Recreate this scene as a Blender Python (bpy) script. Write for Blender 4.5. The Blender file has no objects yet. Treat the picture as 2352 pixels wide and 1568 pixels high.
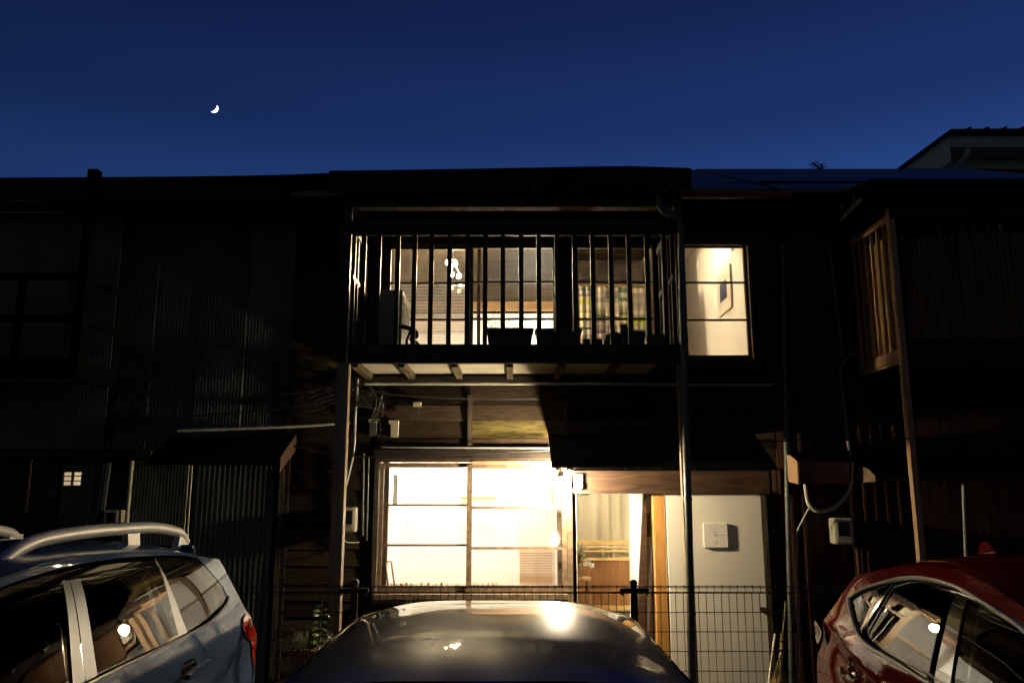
import bpy, math, random
from mathutils import Vector, Matrix
from mathutils.geometry import delaunay_2d_cdt

random.seed(7)
sc = bpy.context.scene
COL = sc.collection
R = math.radians

# ------------------------------------------------------------------ camera
CAM_H, PITCH, FPX = 1.9, R(10.6), 1829.0
cam_d = bpy.data.cameras.new('camera')
cam_d.lens = 28.0
cam_d.sensor_width = 36.0
cam_d.clip_start = 0.05
cam_d.clip_end = 4000
cam = bpy.data.objects.new('camera', cam_d)
COL.objects.link(cam)
cam.location = (0, 0, CAM_H)
cam.rotation_euler = (math.pi / 2 + PITCH, 0, 0)
sc.camera = cam

# ------------------------------------------------------------------ dusk sky
SUN_DIR = Vector((0.489, 0.809, -0.327)).normalized()      # the sun has set ahead and to the right
world = bpy.data.worlds.new('World')
sc.world = world
world.use_nodes = True
wn, wl = world.node_tree.nodes, world.node_tree.links
wn.clear()
w_out = wn.new('ShaderNodeOutputWorld')
w_bg = wn.new('ShaderNodeBackground')
w_tc = wn.new('ShaderNodeTexCoord')
w_sep = wn.new('ShaderNodeSeparateXYZ')
wl.new(w_tc.outputs['Generated'], w_sep.inputs[0])
w_ramp = wn.new('ShaderNodeValToRGB')
cr = w_ramp.color_ramp
cr.interpolation = 'EASE'
stops = [(0.0, (0.034, 0.095, 0.300)), (0.33, (0.0172, 0.052, 0.196)), (0.44, (0.0098, 0.0275, 0.118)),
         (0.56, (0.0068, 0.0160, 0.078)), (1.0, (0.0022, 0.0060, 0.034))]
cr.elements[0].position, cr.elements[0].color = stops[0][0], stops[0][1] + (1,)
cr.elements[1].position, cr.elements[1].color = stops[-1][0], stops[-1][1] + (1,)
for p, c in stops[1:-1]:
    e = cr.elements.new(p)
    e.color = c + (1,)
wl.new(w_sep.outputs['Z'], w_ramp.inputs[0])
w_dot = wn.new('ShaderNodeVectorMath')
w_dot.operation = 'DOT_PRODUCT'
sh = Vector((SUN_DIR.x, SUN_DIR.y, 0)).normalized()
w_dot.inputs[1].default_value = sh
wl.new(w_tc.outputs['Generated'], w_dot.inputs[0])
w_map = wn.new('ShaderNodeMapRange')
w_map.inputs['From Min'].default_value = -0.2
w_map.inputs['From Max'].default_value = 1.0
w_map.inputs['To Min'].default_value = 0.12
w_map.inputs['To Max'].default_value = 1.18
wl.new(w_dot.outputs['Value'], w_map.inputs['Value'])
w_mul = wn.new('ShaderNodeVectorMath')
w_mul.operation = 'SCALE'
wl.new(w_ramp.outputs['Color'], w_mul.inputs[0])
wl.new(w_map.outputs['Result'], w_mul.inputs['Scale'])
w_fill = wn.new('ShaderNodeMapRange')                   # fill glow added low in the sky behind, to lift the dark house fronts
w_fill.inputs['From Min'].default_value = 0.1
w_fill.inputs['From Max'].default_value = -0.8
wl.new(w_dot.outputs['Value'], w_fill.inputs['Value'])
w_low = wn.new('ShaderNodeMapRange')
w_low.inputs['From Min'].default_value = 0.75
w_low.inputs['From Max'].default_value = 0.0
wl.new(w_sep.outputs['Z'], w_low.inputs['Value'])
w_tm = wn.new('ShaderNodeMath')
w_tm.operation = 'MULTIPLY'
wl.new(w_fill.outputs[0], w_tm.inputs[0])
wl.new(w_low.outputs[0], w_tm.inputs[1])
w_tc2 = wn.new('ShaderNodeVectorMath')
w_tc2.operation = 'SCALE'
w_tc2.inputs[0].default_value = (0.068, 0.069, 0.052)
wl.new(w_tm.outputs[0], w_tc2.inputs['Scale'])
w_add = wn.new('ShaderNodeVectorMath')
w_add.operation = 'ADD'
wl.new(w_mul.outputs['Vector'], w_add.inputs[0])
wl.new(w_tc2.outputs['Vector'], w_add.inputs[1])
wl.new(w_add.outputs['Vector'], w_bg.inputs['Color'])
w_bg.inputs['Strength'].default_value = 1.0
wl.new(w_bg.outputs[0], w_out.inputs['Surface'])

# ------------------------------------------------------------------ sun, well below the horizon: it lights nothing, the moon glows by itself
sun_d = bpy.data.lights.new('sun', 'SUN')
sun_d.energy = 5.0
sun_d.angle = R(0.5)
sun_d.color = (1.0, 0.97, 0.92)
sun = bpy.data.objects.new('sun', sun_d)
COL.objects.link(sun)
sun.rotation_euler = SUN_DIR.to_track_quat('Z', 'Y').to_euler()

vs = sc.view_settings
vs.view_transform = 'Standard'
vs.look = 'None'
vs.exposure = 0.0
vs.gamma = 1.0
vs.use_curve_mapping = False
sc.render.engine = 'CYCLES'
cy = sc.cycles
cy.use_denoising = True
cy.denoiser = 'OPENIMAGEDENOISE'
cy.max_bounces = 14
cy.diffuse_bounces = 5
cy.glossy_bounces = 5
cy.transmission_bounces = 10
cy.transparent_max_bounces = 24
cy.caustics_reflective = False
cy.caustics_refractive = False
cy.sample_clamp_indirect = 8.0

BULB_W = 3100.0         # radiance of the porch bulb
GALLERY_W = 250.0       # lamps inside the house
UPPER_W = 4600.0
HALL_W = 300.0
SIDE_W = 150.0

# ------------------------------------------------------------------ helpers
CT, ST = math.cos(PITCH), math.sin(PITCH)


def A(px, py, Y):
    """World point on the plane y = Y that a survey of the photograph (2352 px wide) gives for a pixel."""
    u, v = (px - 1176) / FPX, (784 - py) / FPX
    s = Y / (CT - v * ST)
    return Vector((u * s, Y, CAM_H + (ST + v * CT) * s))


ORG = {}
USED = {}


def thing(name, label, cat, loc, group=None):
    o = bpy.data.objects.new(name, None)
    o.empty_display_size = 0.1
    COL.objects.link(o)
    o.location = loc
    ORG[o.name] = Vector(loc)
    o['label'] = label
    o['category'] = cat
    if group:
        o['group'] = group
    return o


def tag(o, label, cat, group=None):
    o['label'] = label
    o['category'] = cat
    if group:
        o['group'] = group
    return o


class MB:
    def __init__(s):
        s.v, s.f = [], []

    def add(s, vs_, fs_):
        n = len(s.v)
        s.v += [Vector(p) for p in vs_]
        s.f += [tuple(i + n for i in f) for f in fs_]
        return s

    def box(s, x0, x1, y0, y1, z0, z1):
        return s.hexa([(x0, y0, z0), (x1, y0, z0), (x1, y1, z0), (x0, y1, z0),
                       (x0, y0, z1), (x1, y0, z1), (x1, y1, z1), (x0, y1, z1)])

    def hexa(s, p):
        return s.add(p, [(0, 3, 2, 1), (4, 5, 6, 7), (0, 1, 5, 4), (1, 2, 6, 5), (2, 3, 7, 6), (3, 0, 4, 7)])

    def pb(s, x0, y0, x1, y1, Y, th):
        """Box whose front face, on the plane y = Y, spans the surveyed pixels."""
        ym, xm = (y0 + y1) / 2, (x0 + x1) / 2
        return s.box(A(x0, ym, Y).x, A(x1, ym, Y).x, Y, Y + th, A(xm, y1, Y).z, A(xm, y0, Y).z)

    def bar(s, p, q, w, h, up=(0, 0, 1)):
        p, q = Vector(p), Vector(q)
        d = (q - p).normalized()
        a = d.cross(Vector(up))
        if a.length < 1e-4:
            a = d.cross(Vector((1, 0, 0)))
        a.normalize()
        b = a.cross(d)
        a, b = a * w / 2, b * h / 2
        return s.hexa([p - a - b, p + a - b, q + a - b, q - a - b, p - a + b, p + a + b, q + a + b, q - a + b])

    def tube(s, pts, r, n=8, closed=False, r2=None, up=(0, 0, 1)):
        pts = [Vector(p) for p in pts]
        m = len(pts)
        rings = []
        for i, p in enumerate(pts):
            if closed:
                d = pts[(i + 1) % m] - pts[i - 1]
            else:
                d = pts[min(i + 1, m - 1)] - pts[max(i - 1, 0)]
            d.normalize()
            a = d.cross(Vector(up))
            if a.length < 1e-3:
                a = d.cross(Vector((1, 0, 0)))
            a.normalize()
            b = a.cross(d)
            ra = r[i] if isinstance(r, (list, tuple)) else r
            rb = ra if r2 is None else r2
            rings.append([p + a * ra * math.cos(t) + b * rb * math.sin(t) for t in [2 * math.pi * k / n for k in range(n)]])
        vs_ = [q for rg in rings for q in rg]
        fs_ = []
        for i in range(m if closed else m - 1):
            j = (i + 1) % m
            for k in range(n):
                fs_.append((i * n + k, i * n + (k + 1) % n, j * n + (k + 1) % n, j * n + k))
        if not closed:
            fs_.append(tuple(range(n))[::-1])
            fs_.append(tuple((m - 1) * n + k for k in range(n)))
        return s.add(vs_, fs_)

    def lathe(s, c, prof, n=20):
        c = Vector(c)
        vs_, fs_ = [], []
        for r, z in prof:
            for k in range(n):
                t = 2 * math.pi * k / n
                vs_.append(c + Vector((r * math.cos(t), r * math.sin(t), z)))
        for i in range(len(prof) - 1):
            for k in range(n):
                fs_.append((i * n + k, i * n + (k + 1) % n, (i + 1) * n + (k + 1) % n, (i + 1) * n + k))
        fs_.append(tuple(range(n))[::-1])
        fs_.append(tuple((len(prof) - 1) * n + k for k in range(n)))
        return s.add(vs_, fs_)

    def ball(s, c, r, n=16, m=10, sz=1.0):
        prof = [(max(1e-4, r * math.sin(math.pi * i / m)), -r * sz * math.cos(math.pi * i / m)) for i in range(m + 1)]
        return s.lathe(c, prof, n)

    def poly(s, pts):
        return s.add(pts, [tuple(range(len(pts)))])

    def prism(s, pts, vec):
        """Closed solid from a planar polygon swept along vec."""
        n = len(pts)
        v = Vector(vec)
        a = [Vector(p) for p in pts]
        fs_ = [tuple(range(n))[::-1], tuple(n + i for i in range(n))]
        fs_ += [(i, (i + 1) % n, n + (i + 1) % n, n + i) for i in range(n)]
        return s.add(a + [p + v for p in a], fs_)

    def grid(s, fn, nu, nv):
        vs_ = [fn(i / nu, j / nv) for j in range(nv + 1) for i in range(nu + 1)]
        w = nu + 1
        fs_ = [(j * w + i, j * w + i + 1, (j + 1) * w + i + 1, (j + 1) * w + i) for j in range(nv) for i in range(nu)]
        return s.add(vs_, fs_)

    def build(s, name, mat, parent=None, smooth=False, bevel=0.0, kind=None, recalc=True, sharp=40):
        me = bpy.data.meshes.new(name)
        if parent is not None:
            org = ORG[parent.name]
        else:
            xs, ys, zs = [p.x for p in s.v], [p.y for p in s.v], [p.z for p in s.v]
            org = Vector(((min(xs) + max(xs)) / 2, (min(ys) + max(ys)) / 2, min(zs)))
        me.from_pydata([p - org for p in s.v], [], s.f)
        if recalc:
            import bmesh
            bm = bmesh.new()
            bm.from_mesh(me)
            bmesh.ops.recalc_face_normals(bm, faces=bm.faces)
            if bevel > 0:
                bmesh.ops.bevel(bm, geom=[e for e in bm.edges if len(e.link_faces) == 2 and e.calc_face_angle(0) > 0.6],
                                offset=bevel, segments=2, affect='EDGES', profile=0.6)
            bm.to_mesh(me)
            bm.free()
        me.materials.append(mat)
        o = bpy.data.objects.new(name, me)
        COL.objects.link(o)
        if parent is not None:
            o.parent = parent
        else:
            o.location = org
        ORG[o.name] = org
        if smooth:
            for p in me.polygons:
                p.use_smooth = True
            try:
                me.set_sharp_from_angle(angle=R(sharp))
            except Exception:
                pass
        if kind:
            o['kind'] = kind
        return o


def copy_tree(o, parent=None):
    c = o.copy()
    COL.objects.link(c)
    c.parent = parent
    ORG[c.name] = ORG.get(o.name, Vector())
    for ch in list(o.children):
        copy_tree(ch, c)
    return c


def part_copy(o, offset):
    """A copy of a part, moved by offset inside its thing."""
    c = o.copy()
    COL.objects.link(c)
    c.location = o.location + Vector(offset)
    ORG[c.name] = ORG[o.name]
    return c


def spl(pts, n=8):
    """Open Catmull-Rom curve through pts."""
    P = [Vector(p) for p in pts]
    P = [P[0] * 2 - P[1]] + P + [P[-1] * 2 - P[-2]]
    out = []
    for i in range(1, len(P) - 2):
        a, b, c, d = P[i - 1:i + 3]
        for k in range(n):
            t = k / n
            out.append(0.5 * ((2 * b) + (c - a) * t + (2 * a - 5 * b + 4 * c - d) * t * t + (3 * b - a - 3 * c + d) * t ** 3))
    out.append(P[-2])
    return out


# ------------------------------------------------------------------ materials
def new_mat(name):
    m = bpy.data.materials.new(name)
    m.use_nodes = True
    nt = m.node_tree
    nt.nodes.clear()
    out = nt.nodes.new('ShaderNodeOutputMaterial')
    return m, nt, out


def principled(nt, out):
    b = nt.nodes.new('ShaderNodeBsdfPrincipled')
    nt.links.new(b.outputs[0], out.inputs['Surface'])
    return b


def mat(name, c1, c2=None, rough=0.6, metal=0.0, scale=(6, 6, 6), detail=6, bump=0.0, spec=0.5, coat=0.0, rnd=0.0, lo=0.35, hi=0.65,
        rough2=None, coat_rough=0.03, dist=0.0):
    m, nt, out = new_mat(name)
    b = principled(nt, out)
    b.inputs['Roughness'].default_value = rough
    b.inputs['Metallic'].default_value = metal
    b.inputs['Specular IOR Level'].default_value = spec
    b.inputs['Coat Weight'].default_value = coat
    b.inputs['Coat Roughness'].default_value = coat_rough
    tc = nt.nodes.new('ShaderNodeTexCoord')
    mp = nt.nodes.new('ShaderNodeMapping')
    mp.inputs['Scale'].default_value = scale
    nt.links.new(tc.outputs['Object'], mp.inputs[0])
    nz = nt.nodes.new('ShaderNodeTexNoise')
    nz.inputs['Scale'].default_value = 1.0
    nz.inputs['Detail'].default_value = detail
    nz.inputs['Distortion'].default_value = dist
    nt.links.new(mp.outputs[0], nz.inputs['Vector'])
    rp = nt.nodes.new('ShaderNodeValToRGB')
    rp.color_ramp.elements[0].position = lo
    rp.color_ramp.elements[1].position = hi
    rp.color_ramp.elements[0].color = tuple(c1) + (1,)
    rp.color_ramp.elements[1].color = tuple(c2 or c1) + (1,)
    nt.links.new(nz.outputs['Fac'], rp.inputs[0])
    col = rp.outputs['Color']
    if rnd > 0:
        oi = nt.nodes.new('ShaderNodeObjectInfo')
        ad = nt.nodes.new('ShaderNodeVectorMath')
        ad.operation = 'ADD'
        nt.links.new(mp.outputs[0], ad.inputs[0])
        sc_ = nt.nodes.new('ShaderNodeMath')
        sc_.operation = 'MULTIPLY'
        sc_.inputs[1].default_value = 37.0
        nt.links.new(oi.outputs['Random'], sc_.inputs[0])
        nt.links.new(sc_.outputs[0], ad.inputs[1])
        nt.links.new(ad.outputs[0], nz.inputs['Vector'])
        mr = nt.nodes.new('ShaderNodeMapRange')
        mr.inputs['To Min'].default_value = 1 - rnd
        mr.inputs['To Max'].default_value = 1 + rnd
        nt.links.new(oi.outputs['Random'], mr.inputs['Value'])
        hv = nt.nodes.new('ShaderNodeVectorMath')
        hv.operation = 'SCALE'
        nt.links.new(col, hv.inputs[0])
        nt.links.new(mr.outputs[0], hv.inputs['Scale'])
        col = hv.outputs['Vector']
    nt.links.new(col, b.inputs['Base Color'])
    if rough2 is not None:
        m2 = nt.nodes.new('ShaderNodeMapRange')
        m2.inputs['To Min'].default_value = rough
        m2.inputs['To Max'].default_value = rough2
        nt.links.new(nz.outputs['Fac'], m2.inputs['Value'])
        nt.links.new(m2.outputs[0], b.inputs['Roughness'])
    if bump > 0:
        bp = nt.nodes.new('ShaderNodeBump')
        bp.inputs['Strength'].default_value = bump
        bp.inputs['Distance'].default_value = 0.01
        nt.links.new(nz.outputs['Fac'], bp.inputs['Height'])
        nt.links.new(bp.outputs[0], b.inputs['Normal'])
    return m


def emit(name, color, strength):
    m, nt, out = new_mat(name)
    e = nt.nodes.new('ShaderNodeEmission')
    e.inputs['Color'].default_value = tuple(color) + (1,)
    e.inputs['Strength'].default_value = strength
    nt.links.new(e.outputs[0], out.inputs['Surface'])
    return m


def thin_glass(name, tint=(1, 1, 1), ior=1.5, dirt=0.0, rough=0.0):
    """A thin pane: light passes straight through, the rest is mirrored by Fresnel; a little dust scatters."""
    m, nt, out = new_mat(name)
    tr = nt.nodes.new('ShaderNodeBsdfTransparent')
    tr.inputs['Color'].default_value = tuple(tint) + (1,)
    gl = nt.nodes.new('ShaderNodeBsdfGlossy')
    gl.inputs['Roughness'].default_value = rough
    fr = nt.nodes.new('ShaderNodeFresnel')
    fr.inputs['IOR'].default_value = ior
    mx = nt.nodes.new('ShaderNodeMixShader')
    nt.links.new(fr.outputs[0], mx.inputs[0])
    base = tr.outputs[0]
    if dirt > 0:
        df = nt.nodes.new('ShaderNodeBsdfTranslucent')
        df.inputs['Color'].default_value = (0.8, 0.75, 0.65, 1)
        tc = nt.nodes.new('ShaderNodeTexCoord')
        mp = nt.nodes.new('ShaderNodeMapping')
        mp.inputs['Scale'].default_value = (3, 3, 14)
        nz = nt.nodes.new('ShaderNodeTexNoise')
        nz.inputs['Detail'].default_value = 8
        nt.links.new(tc.outputs['Object'], mp.inputs[0])
        nt.links.new(mp.outputs[0], nz.inputs['Vector'])
        mr = nt.nodes.new('ShaderNodeMapRange')
        mr.inputs['From Min'].default_value = 0.35
        mr.inputs['From Max'].default_value = 0.75
        mr.inputs['To Max'].default_value = dirt
        nt.links.new(nz.outputs['Fac'], mr.inputs['Value'])
        m2 = nt.nodes.new('ShaderNodeMixShader')
        nt.links.new(mr.outputs[0], m2.inputs[0])
        nt.links.new(tr.outputs[0], m2.inputs[1])
        nt.links.new(df.outputs[0], m2.inputs[2])
        base = m2.outputs[0]
    nt.links.new(base, mx.inputs[1])
    nt.links.new(gl.outputs[0], mx.inputs[2])
    nt.links.new(mx.outputs[0], out.inputs['Surface'])
    return m


def ribbed_glass(name):
    m, nt, out = new_mat(name)
    tr = nt.nodes.new('ShaderNodeBsdfTransparent')
    gl = nt.nodes.new('ShaderNodeBsdfGlass')
    gl.inputs['IOR'].default_value = 1.35
    gl.inputs['Roughness'].default_value = 0.06
    mx = nt.nodes.new('ShaderNodeMixShader')
    mx.inputs[0].default_value = 0.5
    nt.links.new(tr.outputs[0], mx.inputs[1])
    nt.links.new(gl.outputs[0], mx.inputs[2])
    nt.links.new(mx.outputs[0], out.inputs['Surface'])
    return m


def cloth(name, col, trans=0.35):
    m, nt, out = new_mat(name)
    b = nt.nodes.new('ShaderNodeBsdfDiffuse')
    b.inputs['Color'].default_value = tuple(col) + (1,)
    t = nt.nodes.new('ShaderNodeBsdfTranslucent')
    t.inputs['Color'].default_value = tuple(col) + (1,)
    mx = nt.nodes.new('ShaderNodeMixShader')
    mx.inputs[0].default_value = trans
    nt.links.new(b.outputs[0], mx.inputs[1])
    nt.links.new(t.outputs[0], mx.inputs[2])
    nt.links.new(mx.outputs[0], out.inputs['Surface'])
    return m


def banded(name, bands, axis='Z', lo=0.0, hi=1.0, wav=0.0, rough=0.7, hard=False):
    """Printed horizontal bands (a striped cloth, a painted picture): colours by height, in object coordinates."""
    m, nt, out = new_mat(name)
    b = principled(nt, out)
    b.inputs['Roughness'].default_value = rough
    tc = nt.nodes.new('ShaderNodeTexCoord')
    sp = nt.nodes.new('ShaderNodeSeparateXYZ')
    nt.links.new(tc.outputs['Object'], sp.inputs[0])
    nz = nt.nodes.new('ShaderNodeTexNoise')
    nz.inputs['Scale'].default_value = 7.0
    nt.links.new(tc.outputs['Object'], nz.inputs['Vector'])
    ad = nt.nodes.new('ShaderNodeMath')
    ad.operation = 'MULTIPLY_ADD'
    ad.inputs[1].default_value = wav
    nt.links.new(nz.outputs['Fac'], ad.inputs[0])
    nt.links.new(sp.outputs[axis], ad.inputs[2])
    mr = nt.nodes.new('ShaderNodeMapRange')
    mr.inputs['From Min'].default_value = lo
    mr.inputs['From Max'].default_value = hi
    nt.links.new(ad.outputs[0], mr.inputs['Value'])
    rp = nt.nodes.new('ShaderNodeValToRGB')
    rp.color_ramp.interpolation = 'CONSTANT' if wav == 0 or hard else 'LINEAR'
    els = rp.color_ramp.elements
    els[0].position, els[0].color = bands[0][0], tuple(bands[0][1]) + (1,)
    els[1].position, els[1].color = bands[-1][0], tuple(bands[-1][1]) + (1,)
    for p, c in bands[1:-1]:
        e = els.new(p)
        e.color = tuple(c) + (1,)
    nt.links.new(mr.outputs[0], rp.inputs[0])
    nt.links.new(rp.outputs[0], b.inputs['Base Color'])
    return m


def car_paint(name, col, metal=0.55, rough=0.32, dust=0.0, coat=0.75):
    m, nt, out = new_mat(name)
    b = principled(nt, out)
    b.inputs['Base Color'].default_value = tuple(col) + (1,)
    b.inputs['Metallic'].default_value = metal
    b.inputs['Roughness'].default_value = rough
    b.inputs['Coat Weight'].default_value = coat
    b.inputs['Coat Roughness'].default_value = 0.02
    b.inputs['Specular IOR Level'].default_value = 0.0
    tc = nt.nodes.new('ShaderNodeTexCoord')
    nz = nt.nodes.new('ShaderNodeTexNoise')
    nz.inputs['Scale'].default_value = 900
    nt.links.new(tc.outputs['Object'], nz.inputs['Vector'])
    mx = nt.nodes.new('ShaderNodeMix')
    mx.data_type = 'RGBA'
    mx.inputs['A'].default_value = tuple(c * 0.8 for c in col) + (1,)
    mx.inputs['B'].default_value = tuple(min(1, c * 1.25) for c in col) + (1,)
    nt.links.new(nz.outputs['Fac'], mx.inputs['Factor'])
    nt.links.new(mx.outputs['Result'], b.inputs['Base Color'])
    if dust > 0:                                        # dried rain drops and pollen on the roof
        vo = nt.nodes.new('ShaderNodeTexVoronoi')
        vo.inputs['Scale'].default_value = 42
        nt.links.new(tc.outputs['Object'], vo.inputs['Vector'])
        n2 = nt.nodes.new('ShaderNodeTexNoise')
        n2.inputs['Scale'].default_value = 5
        nt.links.new(tc.outputs['Object'], n2.inputs['Vector'])
        sub = nt.nodes.new('ShaderNodeMath')
        sub.operation = 'MULTIPLY_ADD'
        sub.inputs[1].default_value = 0.42
        sub.inputs[2].default_value = -0.06
        nt.links.new(n2.outputs['Fac'], sub.inputs[0])
        lt = nt.nodes.new('ShaderNodeMath')
        lt.operation = 'LESS_THAN'
        nt.links.new(vo.outputs['Distance'], lt.inputs[0])
        nt.links.new(sub.outputs[0], lt.inputs[1])
        df = nt.nodes.new('ShaderNodeBsdfDiffuse')
        df.inputs['Color'].default_value = (0.5, 0.47, 0.4, 1)
        ml = nt.nodes.new('ShaderNodeMath')
        ml.operation = 'MULTIPLY'
        ml.inputs[1].default_value = dust
        nt.links.new(lt.outputs[0], ml.inputs[0])
        m2 = nt.nodes.new('ShaderNodeMixShader')
        nt.links.new(ml.outputs[0], m2.inputs[0])
        nt.links.new(b.outputs[0], m2.inputs[1])
        nt.links.new(df.outputs[0], m2.inputs[2])
        nt.links.new(m2.outputs[0], out.inputs['Surface'])
    return m


M = {}
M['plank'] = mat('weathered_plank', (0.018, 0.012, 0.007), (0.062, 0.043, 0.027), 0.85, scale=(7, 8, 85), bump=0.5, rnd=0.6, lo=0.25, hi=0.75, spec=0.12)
M['plank_lit'] = mat('lit_plank', (0.035, 0.028, 0.010), (0.17, 0.135, 0.045), 0.8, scale=(4.0, 8, 48), bump=0.5, rnd=0.3, lo=0.3, hi=0.7, dist=1.2, detail=9, spec=0.12)  # paler olive copy of the plank: lamplight put into the board colour
M['wood_v'] = mat('weathered_post', (0.03, 0.024, 0.018), (0.10, 0.078, 0.055), 0.75, scale=(40, 40, 2.2), bump=0.4, rnd=0.2, spec=0.12)
M['dark_wood'] = mat('dark_timber', (0.015, 0.012, 0.010), (0.040, 0.031, 0.024), 0.7, scale=(4, 8, 30), bump=0.3, rnd=0.2, spec=0.12)
M['frame'] = mat('window_frame_wood', (0.10, 0.066, 0.04), (0.20, 0.14, 0.085), 0.55, scale=(20, 20, 20), bump=0.15)
M['frame_dark'] = mat('upper_frame_wood', (0.030, 0.018, 0.010), (0.065, 0.036, 0.018), 0.5, scale=(20, 20, 20), bump=0.1)
M['beam'] = mat('lintel_wood', (0.022, 0.010, 0.0045), (0.078, 0.038, 0.016), 0.6, scale=(1.6, 8, 14), bump=0.3, dist=2.0, lo=0.3, hi=0.7)
M['pine'] = mat('orange_pine', (0.42, 0.19, 0.045), (0.56, 0.29, 0.085), 0.5, scale=(24, 24, 1.6), bump=0.15, dist=1.5)
M['redboard'] = mat('red_brown_board', (0.028, 0.013, 0.009), (0.07, 0.032, 0.021), 0.8, scale=(30, 30, 2), bump=0.3, rnd=0.3, spec=0.12)
M['tin_red'] = mat('rust_red_tin', (0.05, 0.022, 0.013), (0.115, 0.05, 0.026), 0.6, scale=(5, 5, 9), rnd=0.1, bump=0.1)
M['corrug'] = mat('corrugated_tin', (0.035, 0.032, 0.024), (0.085, 0.10, 0.078), 0.42, 0.25, scale=(2, 2, 1.2), detail=4, rnd=0.35)
M['metal_dk'] = mat('dark_painted_metal', (0.020, 0.026, 0.023), (0.038, 0.046, 0.042), 0.4, 0.4, scale=(5, 5, 5))
M['balcony'] = mat('balcony_paint', (0.013, 0.015, 0.013), (0.023, 0.026, 0.022), 0.5, 0.0, scale=(8, 8, 8), spec=0.28)
M['soffit'] = mat('soffit_board', (0.32, 0.29, 0.22), (0.40, 0.365, 0.285), 0.8, scale=(3, 3, 3))
M['soffit_joist'] = mat('soffit_joist_wood', (0.05, 0.04, 0.026), (0.12, 0.095, 0.06), 0.8, scale=(20, 3, 20), bump=0.2, spec=0.12)
M['roof'] = mat('metal_roof', (0.06, 0.066, 0.075), (0.10, 0.11, 0.12), 0.45, 0.3, scale=(1, 2, 2))
M['roof_dk'] = mat('dark_roof', (0.012, 0.012, 0.012), (0.025, 0.024, 0.022), 0.8, scale=(3, 3, 3), spec=0.12)
M['pipe'] = mat('green_grey_pipe', (0.05, 0.06, 0.052), (0.085, 0.095, 0.082), 0.4, scale=(5, 5, 2))
M['pipe_brown'] = mat('brown_gutter', (0.13, 0.07, 0.038), (0.18, 0.10, 0.055), 0.45, scale=(3, 3, 3))
M['conduit'] = mat('grey_conduit', (0.30, 0.30, 0.26), (0.42, 0.41, 0.36), 0.5, scale=(5, 5, 5))
M['cable'] = mat('black_cable', (0.012, 0.012, 0.012), (0.03, 0.03, 0.028), 0.5)
M['meter'] = mat('cream_plastic', (0.40, 0.37, 0.27), (0.46, 0.43, 0.32), 0.45, scale=(4, 4, 4))
M['meter_glass'] = mat('meter_glass', (0.02, 0.02, 0.022), None, 0.05, spec=0.7)
M['white_wall'] = mat('white_plaster', (0.78, 0.77, 0.73), (0.83, 0.82, 0.79), 0.8, scale=(3, 3, 3))
M['peach_wall'] = mat('cream_plaster', (0.70, 0.60, 0.48), (0.75, 0.65, 0.53), 0.85, scale=(3, 3, 3))
M['floor'] = mat('floor_boards', (0.16, 0.09, 0.045), (0.26, 0.16, 0.08), 0.5, scale=(2, 20, 4))
M['ceiling'] = mat('ceiling_wood', (0.006, 0.0045, 0.003), (0.026, 0.0185, 0.012), 0.6, scale=(1.5, 16, 16), bump=0.1, rnd=0.25, dist=1.0, spec=0.03)
M['nageshi'] = mat('orange_rail_wood', (0.16, 0.09, 0.04), (0.22, 0.13, 0.06), 0.5, scale=(1.5, 20, 20))
M['door_white'] = mat('white_door_board', (0.76, 0.70, 0.59), (0.80, 0.75, 0.64), 0.55, scale=(3, 3, 2))
M['sign_white'] = mat('white_sign_board', (0.80, 0.74, 0.64), (0.84, 0.79, 0.69), 0.6, scale=(9, 9, 9))
M['ink'] = mat('black_ink', (0.14, 0.115, 0.10), (0.24, 0.20, 0.17), 0.7)
M['ink_grey'] = mat('grey_print', (0.50, 0.46, 0.40), None, 0.7)
M['curtain'] = cloth('cream_curtain', (0.66, 0.59, 0.45), 0.3)
M['reed'] = mat('reed_panel', (0.15, 0.06, 0.018), (0.33, 0.155, 0.055), 0.6, scale=(160, 4, 2), detail=2, bump=0.4)
M['bamboo'] = mat('bamboo_rail', (0.55, 0.36, 0.12), (0.64, 0.44, 0.17), 0.4, scale=(3, 10, 10))
M['stool'] = mat('stool_wood', (0.20, 0.11, 0.04), (0.33, 0.20, 0.085), 0.5, scale=(4, 4, 12))
M['pot_dark'] = mat('dark_green_plastic', (0.018, 0.036, 0.026), (0.03, 0.052, 0.038), 0.5)
M['terracotta'] = mat('terracotta', (0.30, 0.115, 0.045), (0.40, 0.17, 0.07), 0.75, scale=(14, 14, 14))
M['vase'] = mat('brown_glaze', (0.12, 0.085, 0.04), (0.20, 0.15, 0.08), 0.3)
M['leaf'] = mat('green_leaf', (0.05, 0.10, 0.018), (0.13, 0.17, 0.03), 0.45, scale=(12, 12, 12), rnd=0.35)
M['leaf_dark'] = mat('dark_grass', (0.03, 0.05, 0.015), (0.08, 0.085, 0.03), 0.6, rnd=0.3)
M['stem'] = mat('plant_stem', (0.06, 0.07, 0.02), (0.11, 0.09, 0.04), 0.6)
M['twig'] = mat('dry_twig', (0.16, 0.10, 0.05), (0.24, 0.16, 0.08), 0.7)
M['redflower'] = mat('dusky_red_flower', (0.22, 0.03, 0.03), (0.32, 0.06, 0.05), 0.6)
M['petal'] = cloth('white_petal', (0.86, 0.83, 0.76), 0.3)
M['ac'] = mat('ac_casing', (0.24, 0.22, 0.17), (0.29, 0.27, 0.21), 0.5)
M['ac_dark'] = mat('ac_grille', (0.03, 0.03, 0.03), None, 0.5)
M['rubber'] = mat('black_rubber', (0.012, 0.012, 0.012), None, 0.6)
M['fence'] = mat('fence_coating', (0.028, 0.024, 0.020), (0.045, 0.038, 0.03), 0.35, 0.3, scale=(20, 20, 20), spec=0.6)
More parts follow.
